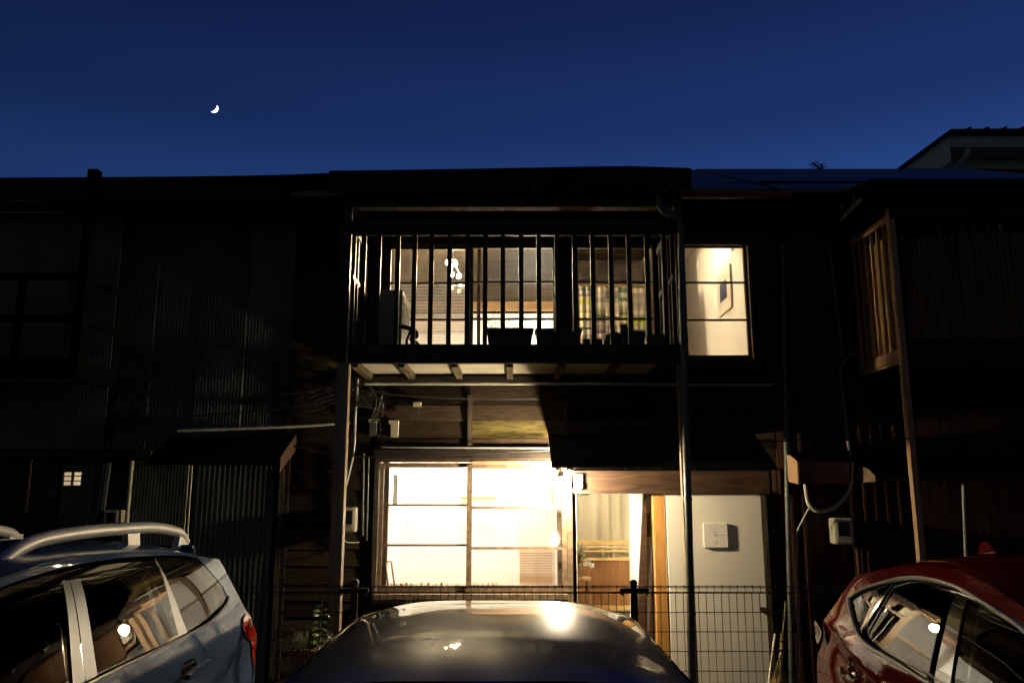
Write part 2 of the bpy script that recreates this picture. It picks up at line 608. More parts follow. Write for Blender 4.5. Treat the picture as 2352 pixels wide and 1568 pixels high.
M['asphalt'] = mat('asphalt', (0.035, 0.035, 0.036), (0.065, 0.064, 0.062), 0.9, scale=(30, 30, 30), bump=0.4)
M['broom'] = mat('broom_straw', (0.32, 0.20, 0.07), (0.52, 0.36, 0.15), 0.7, scale=(60, 60, 3), rnd=0.2)
M['broom_stick'] = mat('pale_stick', (0.60, 0.55, 0.45), (0.68, 0.62, 0.52), 0.5)
M['sudare'] = mat('bamboo_blind', (0.06, 0.038, 0.016), (0.20, 0.13, 0.062), 0.6, scale=(120, 30, 2), detail=3, bump=0.3, rnd=0.3, spec=0.12)
M['reed_gold'] = mat('golden_reed', (0.40, 0.25, 0.065), (0.66, 0.45, 0.14), 0.5, scale=(60, 60, 2), rnd=0.25)
M['tan_paint'] = mat('tan_painted_wood', (0.33, 0.19, 0.10), (0.41, 0.25, 0.14), 0.6, scale=(20, 20, 3), rnd=0.08)
M['figurine'] = mat('figurine_wood', (0.35, 0.15, 0.05), (0.55, 0.30, 0.12), 0.5, rnd=0.4)
M['nbr_wall'] = mat('pale_render', (0.46, 0.49, 0.43), (0.54, 0.57, 0.50), 0.85, scale=(1, 1, 1))
M['nbr_soffit'] = mat('pale_soffit', (0.62, 0.65, 0.59), (0.68, 0.71, 0.65), 0.8, scale=(1, 1, 1))
M['clear'] = thin_glass('window_glass', (0.97, 0.98, 0.97), 1.5, 0.004)
M['dusty'] = thin_glass('dusty_window_glass', (0.96, 0.96, 0.95), 1.5, 0.045)
M['ribbed'] = ribbed_glass('ribbed_window_glass')
M['car_glass'] = thin_glass('car_window_glass', (0.16, 0.17, 0.17), 1.42)
M['pic_frame'] = mat('picture_frame_white', (0.72, 0.69, 0.62), None, 0.4)
M['pic_frame_dk'] = mat('picture_frame_dark', (0.12, 0.09, 0.06), None, 0.4)
M['chrome'] = mat('chrome', (0.75, 0.73, 0.70), (0.8, 0.78, 0.75), 0.08, 1.0)
M['satin'] = mat('satin_silver', (0.55, 0.53, 0.50), (0.6, 0.58, 0.55), 0.32, 0.85)
M['pillar'] = mat('pillar_trim', (0.13, 0.13, 0.125), (0.16, 0.16, 0.155), 0.42, 0.1)
M['trim'] = mat('bright_window_trim', (0.86, 0.84, 0.80), (0.9, 0.88, 0.84), 0.34, 1.0)
M['post_paint'] = mat('worn_post_paint', (0.17, 0.12, 0.08), (0.28, 0.20, 0.13), 0.5, scale=(30, 30, 3), bump=0.2)
M['cabinet'] = mat('light_brown_wood', (0.34, 0.22, 0.12), (0.44, 0.30, 0.17), 0.6, scale=(4, 4, 14))
M['shade_dark'] = mat('shade_dark_timber', (0.004, 0.004, 0.0035), (0.008, 0.008, 0.007), 0.9, spec=0.0)  # near-black in place of shade, keeps the left balcony frame dark
M['rail'] = mat('pale_rail_paint', (0.50, 0.48, 0.44), (0.56, 0.54, 0.50), 0.45, 0.2, spec=0.3)
M['fill_glow'] = emit('fill_lamp_glow', (1.0, 0.88, 0.66), 800.0)  # glow of the added, unseen lamp in the upper room
M['gloss_black'] = mat('gloss_black', (0.006, 0.006, 0.006), None, 0.08, coat=1.0)
M['suv_paint'] = car_paint('slate_blue_paint', (0.055, 0.095, 0.17), 0.08, 0.4)
M['red_paint'] = car_paint('deep_red_paint', (0.085, 0.0035, 0.003), 0.05, 0.4, coat=0.75)
M['grey_paint'] = car_paint('dark_grey_paint', (0.20, 0.21, 0.23), 0.6, 0.34, dust=0.08, coat=1.0)
M['lens_red'] = mat('red_lens', (0.42, 0.006, 0.006), (0.60, 0.02, 0.012), 0.05, coat=1.0, scale=(40, 40, 40))
M['lens_pale'] = mat('pale_lens', (0.22, 0.20, 0.18), (0.34, 0.31, 0.28), 0.05, coat=1.0, scale=(30, 30, 30))
M['interior'] = mat('car_interior', (0.012, 0.012, 0.013), (0.022, 0.022, 0.023), 0.8)
M['tyre'] = mat('tyre', (0.015, 0.015, 0.015), None, 0.8)
M['rim'] = mat('alloy_rim', (0.45, 0.45, 0.45), None, 0.3, 1.0)

# ------------------------------------------------------------------ ground
g = MB().poly([(-700, -700, 0), (700, -700, 0), (700, 700, 0), (-700, 700, 0)]).build('ground', M['asphalt'])
g['kind'] = 'structure'

# ------------------------------------------------------------------ moon
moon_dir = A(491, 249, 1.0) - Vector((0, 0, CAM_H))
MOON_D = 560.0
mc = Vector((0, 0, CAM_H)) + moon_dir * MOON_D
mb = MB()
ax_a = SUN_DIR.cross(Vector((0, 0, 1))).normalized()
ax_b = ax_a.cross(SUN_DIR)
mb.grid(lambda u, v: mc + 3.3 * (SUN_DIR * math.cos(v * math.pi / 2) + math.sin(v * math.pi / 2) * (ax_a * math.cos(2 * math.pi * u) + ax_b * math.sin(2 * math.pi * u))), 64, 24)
m_, nt_, out_ = new_mat('glowing_moon')  # sunlit half put in as its own glow, the dark half left out
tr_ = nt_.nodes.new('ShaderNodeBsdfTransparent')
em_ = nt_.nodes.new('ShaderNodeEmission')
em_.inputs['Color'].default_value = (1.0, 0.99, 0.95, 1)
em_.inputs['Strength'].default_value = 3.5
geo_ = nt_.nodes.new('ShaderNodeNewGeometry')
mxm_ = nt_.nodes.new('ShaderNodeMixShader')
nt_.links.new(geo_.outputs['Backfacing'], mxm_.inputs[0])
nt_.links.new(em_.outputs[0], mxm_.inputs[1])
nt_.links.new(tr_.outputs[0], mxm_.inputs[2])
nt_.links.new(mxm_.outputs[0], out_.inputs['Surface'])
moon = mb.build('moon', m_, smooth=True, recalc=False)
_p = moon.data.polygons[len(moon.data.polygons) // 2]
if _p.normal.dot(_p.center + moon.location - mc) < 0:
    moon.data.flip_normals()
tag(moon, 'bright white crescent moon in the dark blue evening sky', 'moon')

# ================================================================== MAIN HOUSE
YF, YB = 7.9, 7.0
house = thing('wooden_house', 'weathered two-storey wooden house with brightly lit windows behind the balcony', 'house', (0, 7.9, 0))
XL, XR = A(667, 800, YF).x, A(1772, 900, YF).x          # ends of the house front
Z_DECK = 3.06
UP_X0, UP_X1 = A(884, 680, YF).x, A(1516, 680, YF).x
UP_Z1 = A(1200, 563, YF).z
D_X0, D_X1 = A(1553, 690, YF).x, A(1731, 690, YF).x
D_Z0, D_Z1 = A(1650, 824, YF).z, A(1650, 562, YF).z
LW_X0, LW_X1 = A(866, 1200, YF).x, A(1304, 1200, YF).x
LW_Z0, LW_Z1 = A(1080, 1364, YF).z, A(1080, 1060, YF).z
DR_X0, DR_X1 = A(1313, 1300, YF).x, A(1536, 1300, YF).x
DR_Z1 = A(1400, 1132, YF).z


def wall_holes(mb, X0, X1, Z0, Z1, Y0, Y1, holes):
    xs = sorted({X0, X1} | {h[0] for h in holes} | {h[1] for h in holes})
    zs = sorted({Z0, Z1} | {h[2] for h in holes} | {h[3] for h in holes})
    xs = [x for x in xs if X0 <= x <= X1]
    zs = [z for z in zs if Z0 <= z <= Z1]
    for i in range(len(xs) - 1):
        j = 0
        while j < len(zs) - 1:
            cx = (xs[i] + xs[i + 1]) / 2

            def free(k):
                cz = (zs[k] + zs[k + 1]) / 2
                return not any(h[0] < cx < h[1] and h[2] < cz < h[3] for h in holes)
            if not free(j):
                j += 1
                continue
            k = j
            while k + 1 < len(zs) - 1 and free(k + 1):
                k += 1
            mb.box(xs[i], xs[i + 1], Y0, Y1, zs[j], zs[k + 1])
            j = k + 1


holes = [(UP_X0, UP_X1, Z_DECK, UP_Z1), (D_X0, D_X1, D_Z0, D_Z1), (LW_X0, LW_X1, LW_Z0, LW_Z1), (DR_X0, DR_X1, 0.12, DR_Z1)]
mb = MB()
wall_holes(mb, XL, XR, 0, 4.80, YF, YF + 0.09, holes)
mb.build('wall', M['dark_wood'], house)
for sx in (XL, XR - 0.06):
    MB().box(sx, sx + 0.06, YF + 0.092, 13.0, 0, 4.9).build('side_wall', M['dark_wood'], house)
MB().box(XL, XR, 12.93, 13.0, 0, 4.9).build('back_wall', M['dark_wood'], house)

MB().box(XL, XR, YF + 0.001, YF + 0.088, 4.803, 5.07).build('attic_wall', M['dark_wood'], house)
# weatherboards left of the balcony: each board laps the one below
z = 0.06
while z < 4.62:
    hh = random.uniform(0.15, 0.21)
    x1 = LW_X0 - 0.09 if z < 3.0 else UP_X0 - 0.05
    t = random.uniform(-0.006, 0.006)
    MB().hexa([(XL, YF - 0.028, z), (x1, YF - 0.028, z + t), (x1, YF - 0.004, z + t), (XL, YF - 0.004, z),
               (XL, YF - 0.014, z + hh), (x1, YF - 0.014, z + hh + t), (x1, YF - 0.003, z + hh + t), (XL, YF - 0.003, z + hh)]
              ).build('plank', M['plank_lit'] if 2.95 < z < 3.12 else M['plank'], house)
    z += hh - 0.006
# boards between the shop window and the balcony, in lengths between battens
xs_b = [A(868, 970, YF).x, A(1079, 970, YF).x, A(1300, 970, YF).x, A(1526, 970, YF).x, XR]
rows = [(1031, 1007), (1006, 967), (966, 930), (928, 915), (914, 886)]
for i in range(4):
    for k, (yb, yt) in enumerate(rows):
        zb, zt = A(1176, yb, YF).z, A(1176, yt, YF).z
        x0, x1 = xs_b[i] + 0.004, xs_b[i + 1] - 0.004
        lit = i == 1 and k == 1  # this board takes the lit colour
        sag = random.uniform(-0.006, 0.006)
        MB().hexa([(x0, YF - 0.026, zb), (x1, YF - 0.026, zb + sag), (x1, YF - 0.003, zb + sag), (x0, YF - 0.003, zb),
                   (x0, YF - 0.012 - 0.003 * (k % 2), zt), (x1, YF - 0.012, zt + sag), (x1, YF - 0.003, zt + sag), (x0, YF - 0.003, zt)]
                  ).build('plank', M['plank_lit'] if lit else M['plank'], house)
nail = None
for i in range(4):
    for yb_n in (1018, 986, 948, 922, 900):
        for xn in (xs_b[i] + 0.05, xs_b[i + 1] - 0.05):
            zn = A(1176, yb_n, YF).z
            if nail is None:
                nail = MB().lathe((0, 0, 0), [(0.005, 0), (0.005, 0.003), (0.002, 0.004)], 8)
                nail.v = [Vector((p.x + xn, YF - 0.024 - p.z, p.y + zn)) for p in nail.v]
                nail = nail.build('nail', M['metal_dk'], house)
                n0 = Vector((xn, 0, zn))
            else:
                part_copy(nail, (xn - n0.x, 0, zn - n0.z))
for px in (1079.5, 1300, 1526):
    MB().pb(px - 5.5, 906, px + 5.5, 1031, YF - 0.05, 0.024).build('batten', M['wood_v'], house)
# boards over and under the upper right window, and beside it
for (y0, y1) in ((470, 515), (516, 559), (829, 858), (859, 885)):
    MB().pb(1552, y0 + 1, 1770, y1 - 1, YF - 0.022, 0.018).build('plank', M['plank'], house)
for (x0, x1) in ((1735, 1752), (1753, 1770)):
    MB().pb(x0, 562, x1, 828, YF - 0.022, 0.018).build('plank', M['plank'], house)
for (y0, y1) in ((478, 506), (507, 534), (535, 558)):
    MB().pb(800, y0, 1551, y1 - 1, YF - 0.022, 0.018).build('plank', M['plank'], house)
# the beam over the shop window, the lintel over the door
MB().pb(858, 1032, 1318, 1052, YF - 0.07, 0.068).build('beam', M['dark_wood'], house)
MB().pb(1318, 1080, 1768, 1131, YF - 0.09, 0.088).build('lintel', M['beam'], house, bevel=0.006)
MB().pb(1318, 1126.5, 1768, 1133, YF - 0.115, 0.024).build('lintel_strip', M['beam'], house)
MB().pb(1757, 1082, 1770, 1560, YF - 0.06, 0.058).build('corner_post', M['wood_v'], house)
# posts of the shop front
MB().pb(856, 1056, 866, 1392, YF - 0.055, 0.12).build('post', M['wood_v'], house)
MB().pb(1304.5, 1078, 1316.5, 1620, YF - 0.07, 0.15).build('post', M['frame'], house)
MB().pb(1507.5, 1133, 1534, 1620, YF - 0.03, 0.10).build('post', M['pine'], house, bevel=0.004)
MB().pb(1278, 552, 1325, 800, YF - 0.03, 0.12).build('post', M['dark_wood'], house)


def sash(x0, x1, z0, z1, Y, fracs, stile, rail, munt, fm, panes, th=0.032):
    """A sliding sash: frame > muntin, pane. fracs: heights (from the top) of the muntins; panes: glass of each row."""
    mb = MB()
    mb.box(x0, x0 + stile, Y, Y + th, z0, z1)
    mb.box(x1 - stile, x1, Y, Y + th, z0, z1)
    mb.box(x0 + stile, x1 - stile, Y, Y + th, z1 - rail, z1)
    mb.box(x0 + stile, x1 - stile, Y, Y + th, z0, z0 + rail * 1.4)
    w = mb.build('window', fm, house)
    a, b = x0 + stile, x1 - stile
    zs = [z1 - rail] + list(fracs) + [z0 + rail * 1.4]
    for zz in fracs:
        MB().box(a, b, Y + 0.004, Y + th - 0.004, zz - munt / 2, zz + munt / 2).build('muntin', fm, w)
    for i, kind in enumerate(panes):
        t, bt = zs[i], zs[i + 1]
        if i > 0:
            t -= munt / 2
        if i < len(panes) - 1:
            bt += munt / 2
        mb = MB()
        yc = Y + th / 2
        if kind == 'ribbed':
            n = max(8, int((t - bt) / 0.0150))
            prof = []
            for q in range(n * 4 + 1):
                ph = q / 4 * 2 * math.pi
                prof.append((bt + (t - bt) * q / (n * 4), yc - 0.0038 * (1 - math.cos(ph)) / 2 - 0.001))
            m = len(prof)
            vs_ = [(a, y, zz) for zz, y in prof] + [(b, y, zz) for zz, y in prof] + [(a, yc + 0.002, bt), (a, yc + 0.002, t), (b, yc + 0.002, bt), (b, yc + 0.002, t)]
            fs_ = [(q, m + q, m + q + 1, q + 1) for q in range(m - 1)]
            fs_.append((2 * m, 2 * m + 1, 2 * m + 3, 2 * m + 2))
            mb.add(vs_, fs_)
            mb.build('ribbed_pane', M['ribbed'], w, recalc=False, smooth=True)
        else:
            mb.poly([(a, yc, bt), (b, yc, bt), (b, yc, t), (a, yc, t)])
            mb.build('pane', M[kind], w, recalc=False)
    return w


# shop window: two sashes on separate tracks, the right one in front
MB().pb(864, 1052, 1305, 1060, YF - 0.06, 0.15).build('window_head', M['frame_dark'], house)
MB().pb(1085, 1058.5, 1266, 1066, YF - 0.075, 0.05).build('window_head', M['tan_paint'], house)  # tan over the lit stretch of the head, light put into the colour
zt, zb = A(1080, 1062, YF).z, A(1080, 1364, YF).z
sash(A(866, 1200, YF).x, A(1083, 1200, YF).x, A(1000, 1360, YF + .05).z, zt, YF + 0.05,
     [A(980, 1159, YF + .05).z, A(980, 1251.5, YF + .05).z], 0.045, 0.045, 0.020, M['frame'], ['clear', 'ribbed', 'ribbed'])
sash(A(1071.5, 1200, YF).x, A(1303, 1200, YF).x, A(1190, 1364, YF).z, A(1190, 1066, YF).z, YF + 0.006,
     [A(1190, 1165, YF).z, A(1190, 1258.5, YF).z], 0.050, 0.040, 0.024, M['frame'], ['clear', 'ribbed', 'ribbed'])
MB().pb(858, 1364.5, 1306, 1376, YF - 0.12, 0.22).build('window_sill', M['frame'], house)
MB().pb(862, 1377, 1302, 1386, YF - 0.08, 0.078).build('window_sill', M['frame'], house)
z = LW_Z0 - 0.14
while z > 0.05:
    z0 = max(0.02, z - random.uniform(0.14, 0.18))
    MB().box(LW_X0, LW_X1, YF - 0.024, YF - 0.002, z0 + 0.004, z).build('plank', M['plank'], house)
    z = z0

# upper windows
UT = 0.03
mz = [A(1100, 647, YF).z, A(1100, 731.5, YF).z]
mz3 = mz + [A(1100, 818, YF).z]
zt = UP_Z1
sash(A(886, 690, YF + .05).x, A(1087, 690, YF + .05).x, Z_DECK, zt, YF + 0.05, mz3, 0.042, 0.03, 0.020, M['frame_dark'], ['dusty', 'ribbed', 'ribbed', 'ribbed'])
sash(A(1075, 690, YF).x, A(1280, 690, YF).x, Z_DECK, zt, YF + 0.006, mz3, 0.042, 0.03, 0.020, M['frame_dark'], ['clear', 'clear', 'clear', 'clear'])
sash(A(1322, 690, YF).x, A(1515, 690, YF).x, Z_DECK, zt, YF + 0.006, mz3, 0.030, 0.03, 0.020, M['frame_dark'], ['clear', 'clear', 'clear', 'clear'])
sash(A(1550, 690, YF).x, A(1722, 690, YF).x, D_Z0, D_Z1, YF + 0.006, [A(1640, 648, YF).z, A(1640, 734, YF).z], 0.035, 0.028, 0.018, M['frame_dark'],
     ['clear', 'clear', 'clear'])
for (x0, x1) in ((1724, 1731),):
    MB().pb(x0, 562, x1, 824, YF - 0.05, 0.12).build('window_jamb', M['beam'], house)
MB().pb(1555, 823, 1736, 830, YF - 0.06, 0.058).build('window_sill', M['frame_dark'], house)
MB().pb(1553, 556, 1736, 561.5, YF - 0.05, 0.048).build('window_head', M['frame_dark'], house)

# ------------------------------------------------------------------ rooms behind the windows
def room(x0, x1, y0, y1, z0, z1, wm, cm, fm, back=True, right=None, left=None):
    t = 0.04
    MB().box(x0 - t, x0, y0, y1, z0, z1).build('room_wall', left or wm, house)
    MB().box(x1, x1 + t, y0, y1, z0, z1).build('room_wall', right or wm, house)
    if back:
        MB().box(x0 - t, x1 + t, y1, y1 + t, z0, z1).build('room_wall', wm, house)
    MB().box(x0 - t, x1 + t, y0, y1 + t, z0 - 0.06, z0 - 0.001).build('room_floor', fm, house)
    if cm:
        MB().box(x0 - t, x1 + t, y0, y1 + t, z1 + 0.001, z1 + 0.06).build('room_ceiling', cm, house)


Y0R = YF + 0.1
GX0, GX1 = -1.36, 0.585
room(GX0, GX1, Y0R, 10.5, 0.45, 2.62, M['white_wall'], M['white_wall'], M['floor'])
room(GX1 + 0.05, 2.36, Y0R, 9.9, 0.30, 2.62, M['white_wall'], M['white_wall'], M['floor'])
RMX0 = -1.95
for (x0, x1, y0, y1, m) in ((RMX0 - 0.04, RMX0, Y0R, 12.6, 'white_wall'), (RMX0 - 0.04, 1.64, 12.6, 12.64, 'white_wall'), (1.60, 1.64, 9.78, 12.6, 'white_wall'),
                            (1.645, 2.44, 12.6, 12.64, 'peach_wall'), (2.40, 2.44, Y0R, 12.6, 'white_wall')):
    MB().box(x0, x1, y0, y1, 2.95, 4.75 if x1 < 1.65 else 4.99).build('room_wall', M[m], house)
MB().box(RMX0 - 0.04, 2.44, Y0R, 12.64, 2.89, 2.949).build('room_floor', M['floor'], house)
MB().box(1.645, 2.44, Y0R, 12.64, 4.995, 5.03).build('room_ceiling', M['white_wall'], house)
# board ceiling of the upper room
MB().box(1.60, 1.643, Y0R, 12.6, 4.78, 4.99).build('room_wall', M['white_wall'], house)
nb = 16
for i in range(nb):
    ya, yb = Y0R + (12.6 - Y0R) * i / nb, Y0R + (12.6 - Y0R) * (i + 1) / nb
    MB().box(RMX0 - 0.04, 1.64, ya + 0.003, yb - 0.003, 4.752, 4.775).build('ceiling_board', M['ceiling'], house)
MB().box(RMX0 - 0.06, 1.642, Y0R, 12.66, 4.78, 4.83).build('room_ceiling', M['dark_wood'], house)
# wall rail and upper back wall band
zr0, zr1 = A(1180, 713, 11.9).z, A(1180, 690, 11.9).z
MB().box(RMX0, 1.60, 11.9, 11.94, zr0, zr1).build('wall_rail', M['nageshi'], house)
MB().box(RMX0, 1.60, 12.3, 12.34, A(1180, 719, 12.3).z, 4.75).build('wall_boards', M['ceiling'], house)
MB().box(A(1096, 640, 8.6).x, A(1104, 640, 8.6).x, 8.6, 8.66, 2.95, 4.75).build('room_post', M['frame_dark'], house)
# board partition behind the striped cloth
MB().box(0.72, 1.64, 9.7, 9.74, 2.95, 4.75).build('partition', M['dark_wood'], house)

# door way: partition, reed wainscot, rails
HX0 = GX1 + 0.05
yb_ = 9.6
wains = thing('reed_screen', 'brown reed wainscot panel with bamboo rails behind the entrance curtain', 'screen', (1.0, yb_, 0.3))
MB().box(HX0 + 0.01, 1.40, yb_, yb_ + 0.03, A(1380, 1389, yb_).z, A(1380, 1286.5, yb_).z).build('reed_panel', M['reed'], wains)
MB().box(HX0 + 0.01, 1.40, yb_ - 0.01, yb_ + 0.035, A(1380, 1400, yb_).z, A(1380, 1389.3, yb_).z).build('base_rail', M['bamboo'], wains)
MB().box(HX0 + 0.01, 1.40, yb_ - 0.01, yb_ + 0.035, A(1380, 1286.2, yb_).z, A(1380, 1280, yb_).z).build('top_rail', M['bamboo'], wains)
for y0, y1 in ((1253.9, 1257.5), (1263.4, 1267)):
    MB().tube([(HX0 + 0.01, yb_, A(1380, (y0 + y1) / 2, yb_).z), (1.40, yb_, A(1380, (y0 + y1) / 2, yb_).z)], 0.010, 8).build('bamboo_rail', M['bamboo'], wains, smooth=True)
MB().box(HX0 + 0.01, 1.40, yb_ - 0.01, yb_ + 0.03, A(1380, 1249.5, yb_).z, A(1380, 1241, yb_).z).build('curtain_rail', M['bamboo'], wains)
# curtain
cx0, cx1, cz0, cz1 = HX0 + 0.005, 1.405, A(1380, 1283, 9.72).z, 2.5
mb = MB()


def cur(u, v):
    x = cx0 + (cx1 - cx0) * u
    y = 9.72 + 0.035 * math.sin(u * 27 + 1.5 * math.sin(u * 9)) * (0.5 + 0.5 * (1 - v)) + 0.02 * math.sin(u * 11)
    return Vector((x, y, cz0 + (cz1 - cz0) * v))


mb.grid(cur, 90, 6)
tag(mb.build('curtain', M['curtain'], smooth=True), 'cream curtain hanging in folds inside the open doorway', 'curtain')
# white leaning wall panel with a brown edge board, the inner door leaf
leaf = thing('folded_door', 'white inner door leaf with slanting brown edge folded back in doorway', 'door', (1.25, 8.6, 0.3))
pa, pb_ = A(1446, 1132, 8.75), A(1446, 1420, 8.75)
qa, qb = A(1476.5, 1128, 8.15), A(1456, 1440, 8.15)
MB().hexa([(pb_.x, 8.75, 0.32), (qb.x, 8.15, 0.32), (qb.x + 0.02, 8.16, 0.32), (pb_.x + 0.02, 8.76, 0.32),
           (pa.x, 8.75, pa.z + 0.12), (qa.x, 8.15, qa.z + 0.05), (qa.x + 0.02, 8.16, qa.z + 0.05), (pa.x + 0.02, 8.76, pa.z + 0.12)]).build('door_panel', M['white_wall'], leaf)
MB().hexa([(qb.x + 0.003, 8.10, 0.32), (qb.x + 0.115, 8.10, 0.32), (qb.x + 0.115, 8.145, 0.32), (qb.x + 0.003, 8.145, 0.32),
           (qa.x + 0.003, 8.10, qa.z + 0.05), (qa.x + 0.030, 8.10, qa.z + 0.05), (qa.x + 0.030, 8.145, qa.z + 0.05), (qa.x + 0.003, 8.145, qa.z + 0.05)]).build('edge_board', M['beam'], leaf)
# white wall of the hall on the right, with trim
hw_x = A(1481, 1250, 8.25).x
MB().box(hw_x, A(1506, 1250, 8.25).x, 8.25, 8.29, 0.3, 2.6).build('hall_wall', M['white_wall'], house)
MB().box(A(1500, 1250, 8.2).x, A(1503.5, 1250, 8.2).x, 8.19, 8.245, 0.3, 2.6).build('hall_trim', M['beam'], house)
MB().pb(1319, 1133, 1353, 1137, 8.06, 0.05).build('door_closer', M['white_wall'], house)


def picture(name, label, x0, y0, x1, y1, Y, frame, inner, fr=0.03, cat='picture', depth=0.025):
    t = thing(name, label, cat, A((x0 + x1) / 2, y1, Y))
    MB().pb(x0, y0, x1, y1, Y, depth).build('frame', frame, t)
    a, b = A(x0, (y0 + y1) / 2, Y), A(x1, (y0 + y1) / 2, Y)
    zt, zb = A((x0 + x1) / 2, y0, Y).z, A((x0 + x1) / 2, y1, Y).z
    MB().box(a.x + fr, b.x - fr, Y - 0.003, Y - 0.0005, zb + fr, zt - fr).build('print', inner, t)
    return t


sea = banded('seascape_print', [(0.0, (0.50, 0.36, 0.42)), (0.12, (0.55, 0.42, 0.46)), (0.2, (0.62, 0.55, 0.22)), (0.40, (0.60, 0.55, 0.25)), (0.44, (0.16, 0.11, 0.035)),
                                (0.50, (0.18, 0.12, 0.04)), (0.53, (0.66, 0.60, 0.32)), (0.68, (0.62, 0.56, 0.34)), (0.76, (0.30, 0.25, 0.36)), (1.0, (0.26, 0.22, 0.34))],
             'Z', 0.0, A(1100, 1115, 10.45).z - A(1100, 1163, 10.45).z, 0.03)
seap = MB().pb(1058, 1115.5, 1138, 1163, 10.45, 0.03).build('painting', sea)
tag(seap, 'seascape painting with purple and yellow bands on the back wall of shop', 'painting')
picture('framed_print', 'small dark print hanging on the white hall wall beside the pine post', 1484, 1178, 1494, 1232, 8.235, M['pic_frame_dk'], M['frame'], 0.012)
picture('framed_print', 'narrow dark-framed picture at the left end of the shop window', 903, 1090, 912, 1158, 8.6, M['pic_frame_dk'], M['pic_frame'], 0.008)
picture('framed_print', 'narrow dark-framed picture high in the right end of the shop window', 1266, 1092, 1271.5, 1158, 8.5, M['pic_frame_dk'], M['frame'], 0.008)
# interior post and leaning frame at the left of the shop window, cabinet at the right
MB().box(A(878, 1200, 8.1).x, A(892, 1200, 8.1).x, 8.06, 8.11, 0.45, 2.62).build('room_post', M['frame'], house)
MB().box(A(1279, 1200, 8.1).x, A(1290, 1200, 8.1).x, 8.06, 8.11, 0.45, 2.62).build('room_post', M['frame'], house)
lean = thing('leaning_frame', 'small brown frame leaning against the post inside the shop window', 'frame', A(896, 1343, 8.0))
a_, b_ = A(885, 1345, 8.02), A(903, 1345, 8.02)
for dx in (0.0, 0.06):
    MB().bar((a_.x + dx + 0.03, 8.02, a_.z), (a_.x + dx - 0.01, 8.03, a_.z + 0.23), 0.018, 0.012).build('side_bar', M['stool'], lean)
MB().bar((a_.x - 0.012, 8.03, a_.z + 0.225), (a_.x + 0.052, 8.03, a_.z + 0.225), 0.018, 0.012).build('top_bar', M['stool'], lean)
cab = thing('wooden_cabinet', 'low brown cabinet seen through the ribbed glass at the right of shop', 'cabinet', (0.25, 9.5, 0.45))
MB().box(A(1194, 1300, 9.5).x, A(1274, 1300, 9.5).x, 9.5, 9.8, 0.45, A(1200, 1272, 9.5).z).build('cabinet_body', M['cabinet'], cab)
MB().box(A(1190, 1300, 9.5).x, A(1278, 1300, 9.5).x, 9.48, 9.82, A(1200, 1272, 9.5).z + 0.001, A(1200, 1267, 9.5).z).build('cabinet_top', M['stool'], cab)
MB().box(A(1233, 1300, 9.49).x, A(1236, 1300, 9.49).x, 9.485, 9.4985, 0.5, A(1200, 1276, 9.5).z).build('door_gap', M['stool'], cab)

# figurines on the sill: small wooden house-hatted dolls
fxs = [900, 912, 921, 926, 934, 945, 968, 984, 1001, 1014, 1027, 1052, 1090, 1097, 1109, 1122, 1132, 1141]
sillz = A(1000, 1346, 7.99).z
proto = None
for i, px in enumerate(fxs):
    p = A(px, 1345, 7.99)
    if proto is None:
        proto = thing('figurine', 'tiny turned wooden figurine in the row along the shop window sill', 'figurine', (p.x, 7.99, sillz), 'wooden figurines on the shop window sill')
        c = Vector((p.x, 7.99, sillz))
        MB().lathe(c, [(0.012, 0), (0.016, 0.012), (0.010, 0.024), (0.006, 0.028)], 10).build('body', M['figurine'], proto, smooth=True)
        MB().lathe(c + Vector((0, 0, 0.0282)), [(0.020, 0), (0.011, 0.009), (0.002, 0.018)], 10).build('hat', M['figurine'], proto, smooth=True)
        o = proto
    else:
        o = copy_tree(proto)
    s = random.uniform(0.5, 0.95)
    o.location = (p.x, 7.99 + random.uniform(-0.008, 0.01), sillz)
    o.scale = (s, s, s)
MB().box(LW_X0, LW_X1, YF + 0.09, YF + 0.24, sillz - 0.03, sillz - 0.0005).build('inner_sill', M['frame'], house)

# stool, vase, orchid
sp = A(1337, 1332, 8.9)
stool = thing('wooden_stool', 'small wooden stool carrying a vase just inside the doorway', 'stool', (sp.x, 8.9, 0.3))
MB().lathe((sp.x, 8.9, sp.z), [(0.092, 0), (0.1, 0.008), (0.1, 0.028), (0.095, 0.034)], 24).build('seat', M['stool'], stool, smooth=True)
for dx, dy in ((-1, -1), (1, -1), (1, 1), (-1, 1)):
    MB().tube([(sp.x + dx * 0.06, 8.9 + dy * 0.06, sp.z), (sp.x + dx * 0.095, 8.9 + dy * 0.095, 0.305)], 0.016, 8).build('leg', M['stool'], stool, smooth=True)
MB().tube([(sp.x - 0.08, 8.815, 0.6), (sp.x + 0.08, 8.815, 0.6)], 0.010, 6).build('stretcher', M['stool'], stool, smooth=True)
vz = sp.z + 0.035
vx = A(1327, 1320, 8.9).x
vase = thing('brown_vase', 'round brown vase standing on the stool with wispy greenery', 'vase', (vx, 8.9, vz))
MB().lathe((vx, 8.9, vz), [(0.036, 0), (0.042, 0.03), (0.044, 0.08), (0.038, 0.12), (0.041, 0.13)], 20).build('pot', M['vase'], vase, smooth=True)
mb = MB()
for i in range(90):
    a = random.uniform(0, 2 * math.pi)
    rr = random.uniform(0.02, 0.11)
    h_ = random.uniform(0.06, 0.24)
    p0 = Vector((vx, 8.9, vz + 0.12))
    p1 = p0 + Vector((math.cos(a) * rr * 0.5, math.sin(a) * rr * 0.5, h_ * 0.6))
    p2 = p0 + Vector((math.cos(a) * rr, math.sin(a) * rr, h_))
    mb.tube([p0, p1, p2], 0.0018, 3)
mb.build('greenery', M['leaf_dark'], vase, kind='stuff')
oc = A(1352, 1296, 8.75)
orch = thing('white_orchid', 'white orchid bloom drooping beside the brown vase', 'flower', oc)
